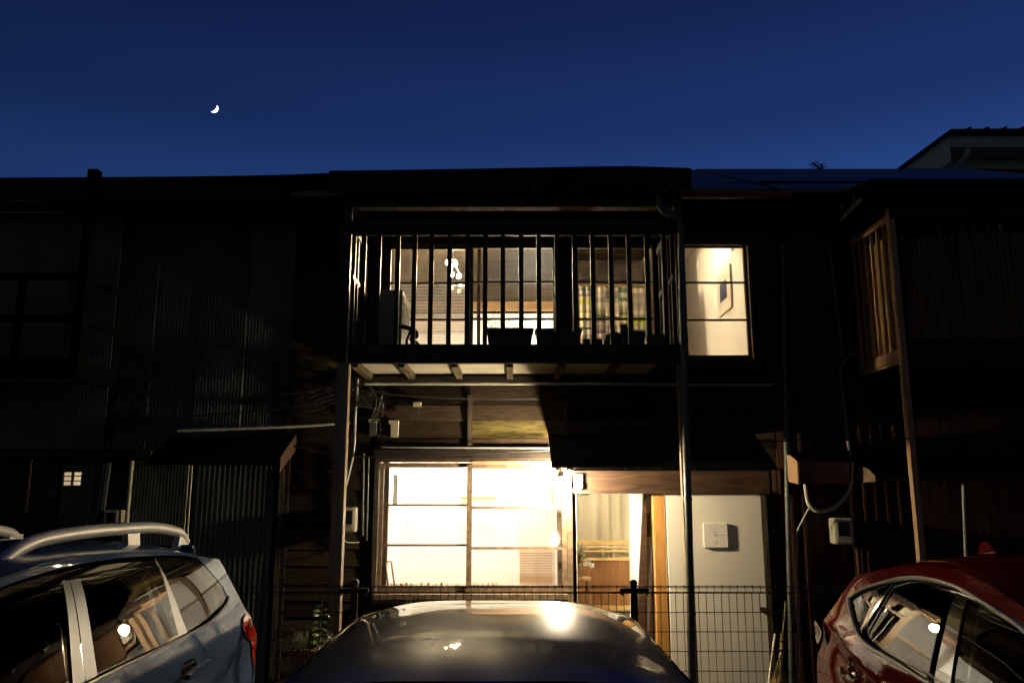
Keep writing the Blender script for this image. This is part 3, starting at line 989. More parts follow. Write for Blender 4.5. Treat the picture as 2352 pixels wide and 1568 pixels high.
MB().tube(spl([(vx + 0.01, 8.9, vz + 0.13), (vx + 0.05, 8.85, vz + 0.26), (oc.x - 0.01, 8.78, oc.z + 0.05), (oc.x + 0.03, 8.75, oc.z)], 5), 0.002, 5).build('stem', M['stem'], orch)
for k, (dx, dz) in enumerate(((-0.035, 0.012), (0.0, 0.015), (0.03, -0.006))):
    mb = MB()
    for j in range(5):
        a = 2 * math.pi * j / 5 + k
        c = Vector((oc.x + dx, 8.74 - 0.012 * k, oc.z + dz))
        d = Vector((math.cos(a), -0.25, math.sin(a)))
        n = Vector((-math.sin(a), 0, math.cos(a)))
        mb.add([c, c + d * 0.018 + n * 0.013, c + d * 0.032, c + d * 0.018 - n * 0.013], [(0, 1, 2, 3)])
    mb.build('bloom', M['petal'], orch, recalc=False)

# striped cloth and orange cloth hung in the upper room
def hang(name, label, px0, px1, py0, py1, Y, material, cat, panels=1):
    t = thing(name, label, cat, A((px0 + px1) / 2, py1, Y))
    a, b = A(px0, py0, Y), A(px1, py0, Y)
    zt, zb = a.z, A(px0, py1, Y).z
    for k in range(panels):
        x0 = a.x + (b.x - a.x) * k / panels + (0.006 if k else 0)
        x1 = a.x + (b.x - a.x) * (k + 1) / panels
        mb = MB()
        ph = k * 1.7
        mb.grid(lambda u, v: Vector((x0 + (x1 - x0) * u, Y + 0.012 * math.sin(u * 14 + ph) * (1 - 0.4 * v), zb + (zt - zb) * v)), 20, 2)
        m = material[k % len(material)]
        mb.build('cloth_panel', m, t, smooth=True)
    MB().tube([(a.x - 0.03, Y - 0.02, zt + 0.004), (b.x + 0.03, Y - 0.02, zt + 0.004)], 0.008, 8).build('rod', M['stool'], t)
    return t


def stripes(name, seed, base):
    rnd = random.Random(seed)
    cols = [(0.40, 0.36, 0.29), (0.18, 0.16, 0.13), (0.25, 0.26, 0.05), (0.05, 0.105, 0.045), (0.12, 0.08, 0.14), (0.32, 0.29, 0.24), (0.22, 0.205, 0.185), (0.34, 0.30, 0.24)]
    b, p, last = [], 0.0, None
    while p < 1.0 and len(b) < 31:
        c = rnd.choice([q for q in cols if q != last])
        b.append((p, c))
        last = c
        p += rnd.choice([0.025, 0.04, 0.06, 0.08])
    return banded(name, b, 'Z', 0.0, base, 0.02, 0.85, True)


nz_h = A(1400, 657, 9.45).z - A(1400, 802, 9.45).z
hang('striped_cloth', 'hanging cloth of green, purple and cream stripes in the upper window', 1327, 1481, 657, 802, 9.45,
     [stripes('striped_cloth_%s' % k, 11 + i, nz_h) for i, k in enumerate(('first', 'second', 'third', 'fourth', 'fifth'))], 'cloth', 5)
m_, nt_, out_ = new_mat('orange_patterned_cloth')
b_ = principled(nt_, out_)
tc_ = nt_.nodes.new('ShaderNodeTexCoord')
vo_ = nt_.nodes.new('ShaderNodeTexVoronoi')
vo_.inputs['Scale'].default_value = 16
vo_.feature = 'DISTANCE_TO_EDGE'
nt_.links.new(tc_.outputs['Object'], vo_.inputs['Vector'])
rp_ = nt_.nodes.new('ShaderNodeValToRGB')
rp_.color_ramp.elements[0].position, rp_.color_ramp.elements[0].color = 0.05, (0.75, 0.62, 0.45, 1)
rp_.color_ramp.elements[1].position, rp_.color_ramp.elements[1].color = 0.10, (0.62, 0.19, 0.035, 1)
nt_.links.new(vo_.outputs['Distance'], rp_.inputs[0])
nt_.links.new(rp_.outputs[0], b_.inputs['Base Color'])
hang('orange_cloth', 'orange patterned cloth hanging at the right edge of the upper window', 1496, 1513, 657, 802, 8.9, [m_], 'cloth')

# framed picture on the side wall of the upper right room
fx = 2.385
pic = thing('framed_print', 'white framed print with dark blue image in the upper right window', 'picture', (fx, 8.95, 3.6))
pc = [A(1648.5, 640, 1), A(1676, 600, 1)]


def onx(px, py, X):
    u, v = (px - 1176) / FPX, (784 - py) / FPX
    s = X / u
    return Vector((X, (CT - v * ST) * s, CAM_H + (ST + v * CT) * s))


f_a, f_b = onx(1648.5, 640, fx), onx(1676.5, 600, fx)
f_c, f_d = onx(1655, 731, fx), onx(1681, 702, fx)
ya, yb2 = f_b.y, f_a.y
zt_, zb_ = (f_a.z + f_b.z) / 2, (f_c.z + f_d.z) / 2
MB().box(fx - 0.010, fx + 0.012, ya, yb2, zb_, zt_).build('frame', M['pic_frame'], pic, bevel=0.004)
dkblue = mat('dark_blue_print', (0.012, 0.016, 0.045), (0.09, 0.105, 0.17), 0.5, scale=(6, 6, 6))
MB().box(fx - 0.013, fx - 0.0105, ya + (yb2 - ya) * 0.27, yb2 - (yb2 - ya) * 0.2, zb_ + (zt_ - zb_) * 0.3, zt_ - (zt_ - zb_) * 0.28).build('print', dkblue, pic)
br = thing('ceiling_bracket', 'small metal bracket under the ceiling of the upper right window', 'bracket', A(1681, 570, 8.3))
p = A(1681, 566, 8.3)
MB().box(p.x - 0.04, p.x + 0.06, 8.28, 8.32, p.z, p.z + 0.02).build('plate', M['satin'], br)
MB().lathe((p.x, 8.3, p.z - 0.045), [(0.018, 0), (0.02, 0.012), (0.008, 0.03), (0.008, 0.0445)], 12).build('knob', M['satin'], br, smooth=True)

# ------------------------------------------------------------------ lamps inside
WARM = (1.0, 0.80, 0.50)
WHITE = (1.0, 0.90, 0.70)
glow_g = emit('shop_lamp_glow', (1.0, 0.90, 0.70), GALLERY_W)
glow_u = emit('pendant_bulb_glow', (1.0, 0.76, 0.44), UPPER_W)
glow_h = emit('hall_lamp_glow', (1.0, 0.85, 0.58), HALL_W)
glow_s = emit('side_lamp_glow', (1.0, 0.75, 0.46), SIDE_W)
glow_b = emit('porch_bulb_glow', (1.0, 0.81, 0.52), BULB_W)


def ceiling_lamp(name, label, x, y, z, r, glow):
    t = thing(name, label, 'lamp', (x, y, z - 0.06))
    MB().lathe((x, y, z - 0.02), [(r * 0.55, 0), (r * 0.6, 0.0195)], 24).build('mount', M['white_wall'], t)
    MB().lathe((x, y, z - 0.075), [(r * 0.75, 0), (r, 0.02), (r, 0.05), (r * 0.9, 0.054)], 28).build('diffuser', glow, t, smooth=True)
    return t


ceiling_lamp('ceiling_lamp', 'round ceiling lamp that lights the shop behind the big window', -0.40, 9.25, 2.62, 0.24, glow_g)
ceiling_lamp('ceiling_lamp', 'round ceiling lamp over the entrance hall behind the lintel', 1.0, 8.75, 2.62, 0.11, glow_h)
ceiling_lamp('ceiling_lamp', 'round ceiling lamp over the small upper right room', 2.10, 8.80, 4.99, 0.09, glow_s)
for fx_, lab_ in ((0.35, 'unseen fill lamp added low at the back of the upper room'),):
    fl = thing('fill_lamp', lab_, 'lamp', (fx_, 11.6, 2.95))  # added out of sight to whiten the back wall
    MB().lathe((fx_, 11.6, 2.951), [(0.14, 0), (0.14, 0.02), (0.02, 0.03)], 20).build('base', M['satin'], fl, smooth=True)
    MB().tube([(fx_, 11.6, 2.98), (fx_, 11.6, 3.66)], 0.012, 8).build('stem', M['satin'], fl)
    MB().ball((fx_, 11.6, 3.75), 0.09, 16, 12).build('globe', M['fill_glow'], fl, smooth=True)
    MB().lathe((fx_, 11.6, 3.842), [(0.05, 0), (0.03, 0.012), (0.004, 0.02)], 16).build('cap', M['satin'], fl, smooth=True)
# pendant with four bulbs in the upper room
pl = A(1041, 606, 8.85)
pend = thing('pendant_lamp', 'bright pendant lamp with several bulbs in the upper left window', 'lamp', (pl.x, 8.85, pl.z))
MB().tube([(pl.x, 8.85, 4.75), (pl.x, 8.85, pl.z + 0.06)], 0.006, 6).build('cord', M['cable'], pend)
MB().lathe((pl.x, 8.85, pl.z + 0.02), [(0.014, 0), (0.05, 0.015), (0.02, 0.04)], 14).build('hub', M['satin'], pend, smooth=True)
for k, (px, py, dy) in enumerate(((1028, 603, -0.06), (1046, 607, 0.05), (1038, 630, -0.04), (1054, 634, 0.06))):
    c = A(px, py, 8.85 + dy)
    ar = MB().tube([(pl.x, 8.85, pl.z + 0.03), c + Vector((0, 0, 0.045))], 0.005, 6).build('arm', M['satin'], pend)
    MB().ball(c, 0.021, 14, 10, 1.25).build('bulb', glow_u, pend, smooth=True)

# ------------------------------------------------------------------ roof of the row of houses
EAVE_Y = 7.32
RIDGE_Y = 10.6


def roof_slab(mb, pts_e, pts_r, th=0.05):
    n = len(pts_e)
    vs_ = [Vector(p) for p in pts_e] + [Vector(p) for p in pts_r]
    vs2 = [p - Vector((0, 0, th)) for p in vs_]
    fs_ = [(i, i + 1, n + i + 1, n + i) for i in range(n - 1)]
    m = 2 * n
    fs2 = [tuple(m + q for q in f[::-1]) for f in fs_]
    rim = list(range(n)) + list(range(2 * n - 1, n - 1, -1))
    sd = [(rim[i], rim[(i + 1) % m], m + rim[(i + 1) % m], m + rim[i]) for i in range(m)]
    mb.add(vs_ + vs2, fs_ + fs2 + sd)


mpx = [(667, 401), (800, 397), (1000, 394), (1200, 391), (1400, 389), (1580, 390)]
e_pts = [A(x, y + 40, EAVE_Y) for x, y in mpx] + [A(1772, 432, EAVE_Y)]
r_pts = [A(x + (x - 1176) * -0.30, y + 4, RIDGE_Y) for x, y in mpx] + [A(1600, 388.5, RIDGE_Y)]
for i, q in enumerate(r_pts):
    q.x = e_pts[i].x
mb = MB()
roof_slab(mb, e_pts, r_pts)
mb.build('roof', M['roof'], house)
mb = MB()
b_pts = [Vector((q.x, 13.4, e_pts[i].z)) for i, q in enumerate(r_pts)]
roof_slab(mb, r_pts, b_pts)
mb.build('roof', M['roof'], house)
# brown half-round gutter right of the balcony
ga, gb = A(1560, 448, 7.25), A(1815, 449, 7.25)
mb = MB()
n = 10
vs_ = []
for x, zc in ((ga.x, ga.z), (gb.x, gb.z)):
    for k in range(n + 1):
        t = math.pi + math.pi * k / n
        vs_.append((x, 7.25 + 0.05 * math.cos(t), zc + 0.015 + 0.05 * math.sin(t)))
    for k in range(n, -1, -1):
        t = math.pi + math.pi * k / n
        vs_.append((x, 7.25 + 0.044 * math.cos(t), zc + 0.015 + 0.044 * math.sin(t)))
m = 2 * (n + 1)
mb.add(vs_, [(k, (k + 1) % m, m + (k + 1) % m, m + k) for k in range(m)] + [tuple(range(m))[::-1], tuple(m + k for k in range(m))])
mb.build('gutter', M['pipe_brown'], house, smooth=True)
MB().bar(A(1652, 438, 7.25), A(1650, 459, 7.25), 0.02, 0.012).build('gutter_bracket', M['metal_dk'], house)

# awning over the door: sloped tin with a battened underside
aw = []
xa0, xa1 = A(1266, 1040, 7.3).x, A(1778, 1040, 7.3).x
zt_w, zt_f = A(1400, 1003, YF).z + 0.03, A(1500, 1070, 7.25).z
mb = MB()
mb.hexa([(xa0, 7.25, zt_f - 0.014), (xa1, 7.25, zt_f - 0.014), (xa1, YF - 0.03, zt_w - 0.014), (xa0, YF - 0.03, zt_w - 0.014),
         (xa0, 7.25, zt_f), (xa1, 7.25, zt_f), (xa1, YF - 0.03, zt_w), (xa0, YF - 0.03, zt_w)])
mb.build('awning', M['roof_dk'], house)
for k in range(7):
    x = xa0 + 0.06 + (xa1 - xa0 - 0.12) * k / 6
    MB().hexa([(x - 0.02, 7.36, zt_f - 0.03), (x + 0.02, 7.36, zt_f - 0.03), (x + 0.02, YF - 0.1, zt_w - 0.085), (x - 0.02, YF - 0.1, zt_w - 0.085),
               (x - 0.02, 7.36, zt_f + 0.03), (x + 0.02, 7.36, zt_f + 0.03), (x + 0.02, YF - 0.1, zt_w - 0.036), (x - 0.02, YF - 0.1, zt_w - 0.036)]).build('awning_rafter', M['dark_wood'], house)

# ------------------------------------------------------------------ white outer door with hung sign
dx0, dx1 = A(1534.5, 1300, YF - 0.03).x, A(1757, 1300, YF - 0.03).x
dz1 = A(1650, 1134, YF - 0.03).z
MB().box(dx0, dx1, YF - 0.045, YF - 0.012, 0.1, dz1).build('door', M['door_white'], house, bevel=0.003)
lt = MB()
la = A(1757, 1404, YF - 0.06)
lt.prism([(la.x - 0.045, YF - 0.047, la.z + 0.045), (la.x + 0.06, YF - 0.047, la.z + 0.03), (la.x + 0.06, YF - 0.047, la.z - 0.06), (la.x - 0.045, YF - 0.047, la.z + 0.005)], (0, -0.03, 0))
lt.build('door_latch', M['beam'], house)
MB().bar(A(1738, 1139, YF - 0.05), A(1748, 1140, YF - 0.05), 0.012, 0.008).build('door_bolt', M['satin'], house)
sg = thing('sign', 'square white sign with small handwritten characters hung on the white door', 'sign', A(1645, 1257, YF - 0.08))
s0, s1 = A(1617.4, 1230, YF - 0.085), A(1672.6, 1230, YF - 0.085)
sz1, sz0 = A(1645, 1201.8, YF - 0.085).z, A(1645, 1256.6, YF - 0.085).z
MB().box(s0.x, s1.x, YF - 0.071, YF - 0.0455, sz0, sz1).build('board', M['sign_white'], sg, bevel=0.002)
SW, SH = s1.x - s0.x, sz1 - sz0


def stroke(mb, pts, w):
    for (a, b), (c, d) in zip(pts[:-1], pts[1:]):
        p0 = Vector((s0.x + SW * a, YF - 0.072, sz1 - SH * b))
        p1 = Vector((s0.x + SW * c, YF - 0.072, sz1 - SH * d))
        mb.bar(p0, p1, 0.0015, w, up=(0, 1, 0)) if False else None
        dd = (p1 - p0).normalized()
        nn = Vector((-dd.z, 0, dd.x)) * w / 2
        mb.hexa([p0 - nn, p1 - nn, p1 + nn, p0 + nn, p0 - nn - Vector((0, 0.001, 0)), p1 - nn - Vector((0, 0.001, 0)), p1 + nn - Vector((0, 0.001, 0)), p0 + nn - Vector((0, 0.001, 0))])


def S(x, y):            # survey of the sign's face to 0..1
    return ((x - 320) / 1070.0, (y - 270) / 1050.0)


glyphs = [[[(862, 470), (830, 515)]],
          [[(778, 655), (752, 690), (785, 725)], [(840, 672), (862, 680)], [(835, 700), (868, 712)], [(768, 745), (758, 775)],
           [(838, 765), (822, 832)], [(858, 762), (930, 768), (940, 812)], [(870, 780), (872, 808)], [(895, 782), (897, 808)]],
          [[(872, 955), (855, 975)], [(860, 1030), (905, 1045)], [(808, 1075), (790, 1108)], [(885, 1065), (880, 1130), (900, 1135)]]]
for gset in glyphs:
    mb = MB()
    for st in gset:
        stroke(mb, [S(*q) for q in st], 0.0028)
    mb.build('character', M['ink'], sg)
mb = MB()
for yy, xa_, xb_ in ((752, 1050, 1110), (775, 1020, 1140), (797, 1045, 1120)):
    stroke(mb, [S(xa_, yy), S(xb_, yy)], 0.003)
mb.build('small_print', M['ink_grey'], sg)

# ------------------------------------------------------------------ porch bulb with holder, and the light sensor beside it
bp = A(1289, 1112, 7.46)
bulb = thing('porch_bulb', 'glaring bare bulb burning under the left end of the door awning', 'lamp', (bp.x, 7.46, bp.z))
MB().ball(bp, 0.043, 20, 14, 1.12).build('bulb', glow_b, bulb, smooth=True)
MB().lathe(bp + Vector((0, 0, 0.056)), [(0.024, 0), (0.034, 0.012), (0.026, 0.05), (0.018, 0.065)], 16).build('socket', M['meter'], bulb, smooth=True)
MB().tube([bp + Vector((0, 0, 0.115)), bp + Vector((0, 0.02, 0.15)), bp + Vector((0, 0.06, 0.20))], 0.007, 8).build('hanger', M['conduit'], bulb)
MB().tube(spl([bp + Vector((-0.03, 0.0, 0.10)), bp + Vector((-0.06, 0, 0.09)), bp + Vector((-0.03, 0, 0.15)), bp + Vector((0.05, 0.08, 0.09)), bp + Vector((0.10, 0.14, 0.08)),
               bp + Vector((0.12, 0.16, 0.13))], 6), 0.006, 6).build('cord', M['meter'], bulb, smooth=True)
sn = thing('light_sensor', 'cream sensor box with lens on the lintel right of the bulb', 'sensor', A(1328, 1125, YF - 0.12))
q0, q1 = A(1317.5, 1105, YF - 0.15), A(1338.5, 1105, YF - 0.15)
MB().box(q0.x, q1.x, YF - 0.15, YF - 0.0915, A(1328, 1106, YF - .15).z, A(1328, 1089, YF - .15).z).build('housing', M['meter'], sn, bevel=0.006)
MB().box(q0.x + 0.004, q1.x - 0.002, YF - 0.165, YF - 0.0917, A(1328, 1122, YF - .15).z, A(1328, 1106.3, YF - .15).z).build('lens', M['sign_white'], sn, bevel=0.012)
MB().tube(spl([(q1.x - 0.02, YF - 0.12, A(1328, 1122, YF - .15).z), (q1.x - 0.025, YF - 0.12, A(1328, 1129, YF - .15).z), (q0.x, YF - 0.11, A(1328, 1128, YF - .15).z), (q0.x - 0.03, YF - 0.10, A(1328, 1112, YF - .15).z)], 6), 0.005, 6).build('cord', M['meter'], sn, smooth=True)

# ================================================================== BALCONY
bal = thing('balcony', 'dark slatted wooden balcony on posts in front of the upper windows', 'balcony', (0, 7.4, 0))
BX0, BX1 = A(800, 560, YB).x, A(1557, 560, YB).x
zt_b, zb_b = A(1176, 790, YB).z, A(1176, 834, YB).z
zr_t, zr_b = A(1176, 506, YB).z, A(1176, 534, YB).z
MB().box(BX0, BX1, YB, YB + 0.05, zb_b, zt_b).build('floor_beam', M['balcony'], bal, bevel=0.004)
MB().box(BX0, BX1, YB - 0.005, YB + 0.055, zr_b, zr_t).build('hand_rail', M['balcony'], bal, bevel=0.004)
MB().box(BX0, BX1, YB + 0.01, YB + 0.045, zr_b - 0.022, zr_b - 0.001).build('under_rail', M['balcony'], bal)
for sx in (BX0, BX1 - 0.05):
    MB().box(sx, sx + 0.05, YB + 0.052, YF - 0.03, zb_b, zt_b).build('side_beam', M['balcony'], bal)
    MB().box(sx - 0.003, sx + 0.053, YB + 0.057, YF - 0.03, zr_b + 0.02, zr_t - 0.02).build('side_rail', M['balcony'], bal, bevel=0.004)
    MB().box(sx + 0.004, sx + 0.046, YB + 0.06, YF - 0.03, zt_b + 0.62, zt_b + 0.66).build('side_rail', M['balcony'], bal)
bx = [867, 911, 950, 989, 1031, 1073, 1114, 1155, 1197, 1238, 1280, 1321, 1363, 1405, 1447, 1489, 1529, 832]
b0 = None
for i, px in enumerate(bx):
    x = A(px, 660, YB).x
    if b0 is None:
        b0 = MB().box(x - 0.021, x + 0.021, YB + 0.010, YB + 0.040, zt_b + 0.001, zr_b - 0.0225).build('baluster', M['balcony'], bal, bevel=0.003)
        xb = x
    else:
        part_copy(b0, (x - xb, 0, random.uniform(-0.0, 0.0)))
for sx in (BX0 + 0.025, BX1 - 0.025):
    s0_ = None
    for k in range(5):
        y = YB + 0.17 + 0.148 * k
        if s0_ is None:
            s0_ = MB().box(sx - 0.015, sx + 0.015, y - 0.021, y + 0.021, zt_b + 0.001, zr_b + 0.0195).build('baluster', M['balcony'], bal, bevel=0.003)
            y0_ = y
        else:
            part_copy(s0_, (0, y - y0_, 0))
# deck, soffit, joists
MB().box(BX0 + 0.051, BX1 - 0.051, YB + 0.051, YF - 0.06, zb_b + 0.035, Z_DECK).build('deck', M['dark_wood'], bal)
MB().box(BX0 + 0.051, BX1 - 0.051, YB + 0.051, YF - 0.06, zb_b + 0.028, zb_b + 0.0335).build('soffit', M['soffit'], bal)
for px in (812, 920, 1042, 1171, 1292, 1417, 1530):
    x = A(px, 836, YB).x
    MB().box(x - 0.03, x + 0.03, YB + 0.052, YF - 0.062, zb_b - 0.028, zb_b + 0.0275).build('joist', M['soffit_joist'], bal)
MB().pb(790, 864, 1560, 879, YF - 0.06, 0.03).build('ledger', M['dark_wood'], bal)
# corner posts up to the little roof
pz = A(1176, 432, YB).z
px0 = A(781, 1100, YB).x
MB().box(px0 - 0.062, px0 + 0.062 - 0.018, YB - 0.02, YB - 0.02 + 0.10, 0.0, zb_b - 0.001).build('post', M['post_paint'], bal)
MB().box(BX0 - 0.05, BX0 + 0.036, YB - 0.06, YB - 0.008, zb_b, pz + 0.05).build('post', M['balcony'], bal)
px1 = A(1567, 1000, YB + 0.05).x
MB().box(px1 - 0.03, px1 + 0.04, YB - 0.02, YB + 0.06, 0.0, zb_b - 0.001).build('post', M['post_paint'], bal)
MB().box(BX1 - 0.036, BX1 + 0.045, YB - 0.06, YB - 0.008, zb_b, pz + 0.05).build('post', M['balcony'], bal)
for sx in (BX0 + 0.03, BX1 - 0.09):
    MB().box(sx, sx + 0.06, YF - 0.09, YF - 0.025, Z_DECK, pz + 0.05).build('post', M['dark_wood'], bal)
# upper frame of the balcony and its lean-to roof
zu0, zu1 = A(1176, 476, YB).z, A(1176, 441, YB).z
MB().box(BX0, BX1, YB - 0.005, YB + 0.10, zu0, zu1).build('upper_beam', M['soffit_joist'], bal)
for sx in (BX0, BX1 - 0.06):
    MB().box(sx, sx + 0.06, YB + 0.102, YF - 0.03, zu0 + 0.01, zu1 - 0.01).build('upper_beam', M['dark_wood'], bal)
ex0, ex1 = BX0 - 0.15, A(1588, 410, 6.78).x
top_px = [(795, 392), (900, 390.5), (1050, 388), (1200, 385.5), (1350, 382.5), (1450, 381.5), (1588, 386)]
ez = [A(x, y, 6.78) for x, y in top_px]
ez[0].x, ez[-1].x = ex0, ex1
mb = MB()
mb2 = MB()
wall_z = 0.20
rp_pts = [Vector((q.x, YF - 0.02, q.z + wall_z)) for q in ez]
roof_slab(mb, ez, rp_pts, 0.03)
mb.build('roof', M['roof_dk'], bal)
for i in range(len(ez) - 1):
    a, b = ez[i], ez[i + 1]
    dz_ = 0.20
    mb2.hexa([(a.x, 6.785, a.z - dz_), (b.x, 6.785, b.z - dz_), (b.x, 6.81, b.z - dz_), (a.x, 6.81, a.z - dz_),
              (a.x, 6.785, a.z - 0.032), (b.x, 6.785, b.z - 0.032), (b.x, 6.81, b.z - 0.032), (a.x, 6.81, a.z - 0.032)])
mb2.build('fascia', M['roof_dk'], bal)
for k in range(8):
    x = BX0 + 0.05 + (BX1 - BX0 - 0.1) * k / 7
    zc = ez[0].z - 0.06
    MB().hexa([(x - 0.02, 6.83, zc - 0.1), (x + 0.02, 6.83, zc - 0.1), (x + 0.02, YF - 0.05, zc + 0.08), (x - 0.02, YF - 0.05, zc + 0.08),
               (x - 0.02, 6.83, zc - 0.04), (x + 0.02, 6.83, zc - 0.04), (x + 0.02, YF - 0.05, zc + 0.14), (x - 0.02, YF - 0.05, zc + 0.14)]).build('rafter', M['soffit_joist'], bal)
for (x, y) in ((825, 500), (1527, 505)):                # diagonal braces at the upper corners
    a = A(x, y - 17, YB + 0.12)
    MB().bar(a, a + Vector((0.10 if x < 1000 else -0.06, 0.25, -0.16)), 0.05, 0.04).build('brace', M['soffit_joist'], bal)

# downspout in front of the right post
dsp = thing('downspout', 'dark green drainpipe running down the right balcony post', 'pipe', (1.5, 6.9, 0))
x_ = A(1581, 1000, 6.93).x
z_el = A(1520, 470, 6.93).z
pth = spl([(A(1513, 432, 6.93).x, 6.93, A(1513, 432, 6.93).z), (A(1513, 460, 6.93).x, 6.93, A(1513, 460, 6.93).z), (A(1522, 482, 6.93).x, 6.93, A(1522, 482, 6.93).z),
           (A(1548, 500, 6.93).x, 6.91, A(1548, 500, 6.93).z), (A(1561, 520, 6.93).x, 6.905, A(1561, 520, 6.93).z), (A(1563, 560, 6.93).x, 6.90, A(1563, 560, 6.93).z)], 6)
pth += [Vector((A(1571, 860, 6.9).x, 6.90, A(1571, 860, 6.9).z)), Vector((A(1582, 1200, 6.9).x, 6.90, A(1582, 1200, 6.9).z)), Vector((A(1586, 1500, 6.9).x, 6.90, 0.3)), Vector((A(1586, 1500, 6.9).x, 6.90, 0.02))]
MB().tube(pth, 0.032, 14).build('pipe', M['pipe'], dsp, smooth=True)
for py in (905, 1000, 1145, 1408):
    c = A(1571 + (py - 860) * 0.031, py, 6.9)
    MB().tube([(c.x, 6.90, c.z - 0.012), (c.x, 6.90, c.z + 0.012)], 0.037, 14).build('clip', M['pipe'], dsp, smooth=True)

# things on the balcony ------------------------------------------------
acx0, acx1 = A(873, 730, 7.36).x, A(925, 730, 7.36).x
act = A(900, 669, 7.36).z
ac = thing('air_conditioner', 'boxy outdoor air conditioner standing at the left end of the balcony', 'air conditioner', (acx0 + 0.1, 7.5, Z_DECK))
MB().box(acx0, acx1, 7.30, 7.86, Z_DECK + 0.02, act).build('casing', M['ac'], ac, bevel=0.012)
for k in range(7):
    zz = act - 0.10 - 0.045 * k
    MB().box(acx1 + 0.001, acx1 + 0.008, 7.34, 7.82, zz, zz + 0.02).build('louver', M['ac'], ac)
MB().box(acx1 + 0.0005, acx1 + 0.004, 7.35, 7.42, act - 0.09, act - 0.04).build('badge', M['ac_dark'], ac)
for dy in (7.36, 7.78):
    MB().box(acx0 + 0.01, acx1 - 0.01, dy, dy + 0.04, Z_DECK + 0.001, Z_DECK + 0.019).build('foot', M['rubber'], ac)
c0 = A(918, 756, 7.28)
MB().tube(spl([c0 + Vector((-0.05, 0.0, 0.0)), c0 + Vector((0.02, -0.02, 0.02)), A(951, 758, 7.26), A(957, 772, 7.26), A(944, 778, 7.26), A(960, 792, 7.28), A(962, 815, 7.3)], 7), 0.020, 10).build('hose', M['rubber'], ac, smooth=True)
MB().tube(spl([c0 + Vector((-0.06, 0.02, 0.03)), A(925, 748, 7.27), A(938, 752, 7.27), A(941, 764, 7.27), A(934, 785, 7.27), A(938, 815, 7.3)], 7), 0.012, 8).build('hose', M['rubber'], ac, smooth=True)


def planter(label, px0, px1, py, Y):
    a, b = A(px0, py, Y), A(px1, py, Y)
    t = thing('planter', label, 'planter', ((a.x + b.x) / 2, Y, Z_DECK), 'long planters on the balcony')
    zt = a.z
    h = zt - Z_DECK
    d = 0.09
    mb = MB()
    w = (b.x - a.x) / 2
    cx = (a.x + b.x) / 2
    mb.hexa([(cx - w * 0.8, Y - d * .75, Z_DECK + .001), (cx + w * 0.8, Y - d * .75, Z_DECK + .001), (cx + w * .8, Y + d * .75, Z_DECK + .001), (cx - w * .8, Y + d * .75, Z_DECK + .001),
             (cx - w * .95, Y - d * .95, zt - 0.035), (cx + w * .95, Y - d * .95, zt - 0.035), (cx + w * .95, Y + d * .95, zt - 0.035), (cx - w * .95, Y + d * .95, zt - 0.035)])
    mb.build('trough', M['pot_dark'], t, bevel=0.01)
    mb = MB()
    mb.box(cx - w, cx + w, Y - d, Y + d, zt - 0.034, zt)
    mb.build('rim', M['pot_dark'], t, bevel=0.012)
    MB().box(cx - w + 0.02, cx + w - 0.02, Y - d + 0.02, Y + d - 0.02, zt + 0.0005, zt + 0.004).build('soil', M['interior'], t)
    return t, cx, w, zt


p1, pcx, pw, pzt = planter('long dark planter sprouting dry grass, left of the balcony pair', 1116, 1226, 757, 7.18)
mb = MB()
for i in range(55):
    x = pcx + random.uniform(-pw * 1.15, pw * 0.55)
    p0 = Vector((max(x, pcx - pw * .9), 7.18 + random.uniform(-0.05, 0.05), pzt))
    hgt = random.uniform(0.03, 0.20) * (1.0 if x < pcx else 0.6)
    d1 = Vector((random.uniform(-0.12, 0.08), random.uniform(-0.05, 0.05), hgt))
    d2 = d1 + Vector((random.uniform(-0.10, 0.10), random.uniform(-0.04, 0.04), random.uniform(-0.06, 0.05)))
    mb.tube([p0, p0 + d1, p0 + d2], 0.0014, 3)
mb.build('dry_grass', M['twig'], p1, kind='stuff')
planter('long dark empty planter, right of the balcony pair', 1228, 1336, 758, 7.18)


def pot(label, px0, px1, py, Y, m, zbase=Z_DECK, group='pots at the right of the balcony', flare=0.8):
    a, b = A(px0, py, Y), A(px1, py, Y)
    r = (b.x - a.x) / 2
    cx = (a.x + b.x) / 2
    h = max(0.05, a.z - zbase)
    t = thing('flower_pot', label, 'pot', (cx, Y, zbase), group)
    MB().lathe((cx, Y, zbase + 0.001), [(r * flare * .8, 0), (r * flare, h * 0.3), (r * 0.93, h * 0.78)], 20).build('bowl', m, t, smooth=True)
    MB().lathe((cx, Y, zbase + h * 0.781), [(r, 0), (r, h * 0.2), (r * 0.85, h * 0.22)], 20).build('rim', m, t, smooth=True)
    return t


pot('tiny dark pot beside the right end of the empty planter', 1338, 1355, 779, 7.2, M['pot_dark'])
pot('second tiny dark pot, between the first and the broad bowl', 1366, 1383, 779, 7.2, M['pot_dark'])
pot('broad dark bowl in the cluster at the right of the balcony', 1383, 1432, 769, 7.22, M['pot_dark'])
pot('dark tin can standing tall in the middle of the pot cluster', 1421, 1443, 746, 7.4, M['pot_dark'], flare=1.15)
pot('wide shallow pot right of the tall tin can', 1445, 1482, 762, 7.25, M['pot_dark'])
pot('low dark bowl at the right balcony corner post', 1484, 1530, 770, 7.22, M['pot_dark'])
pot('flat bowl half hidden behind the broad dark bowl', 1396, 1425, 764, 7.5, M['pot_dark'])

# ================================================================== PIPES, CABLES AND BOXES ON THE MAIN FRONT
def pipe_thing(name, label, pts, r, m, cat='pipe', smooth=True, n=10):
    o = MB().tube(pts, r, n).build(name, m, smooth=smooth)
    return tag(o, label, cat)


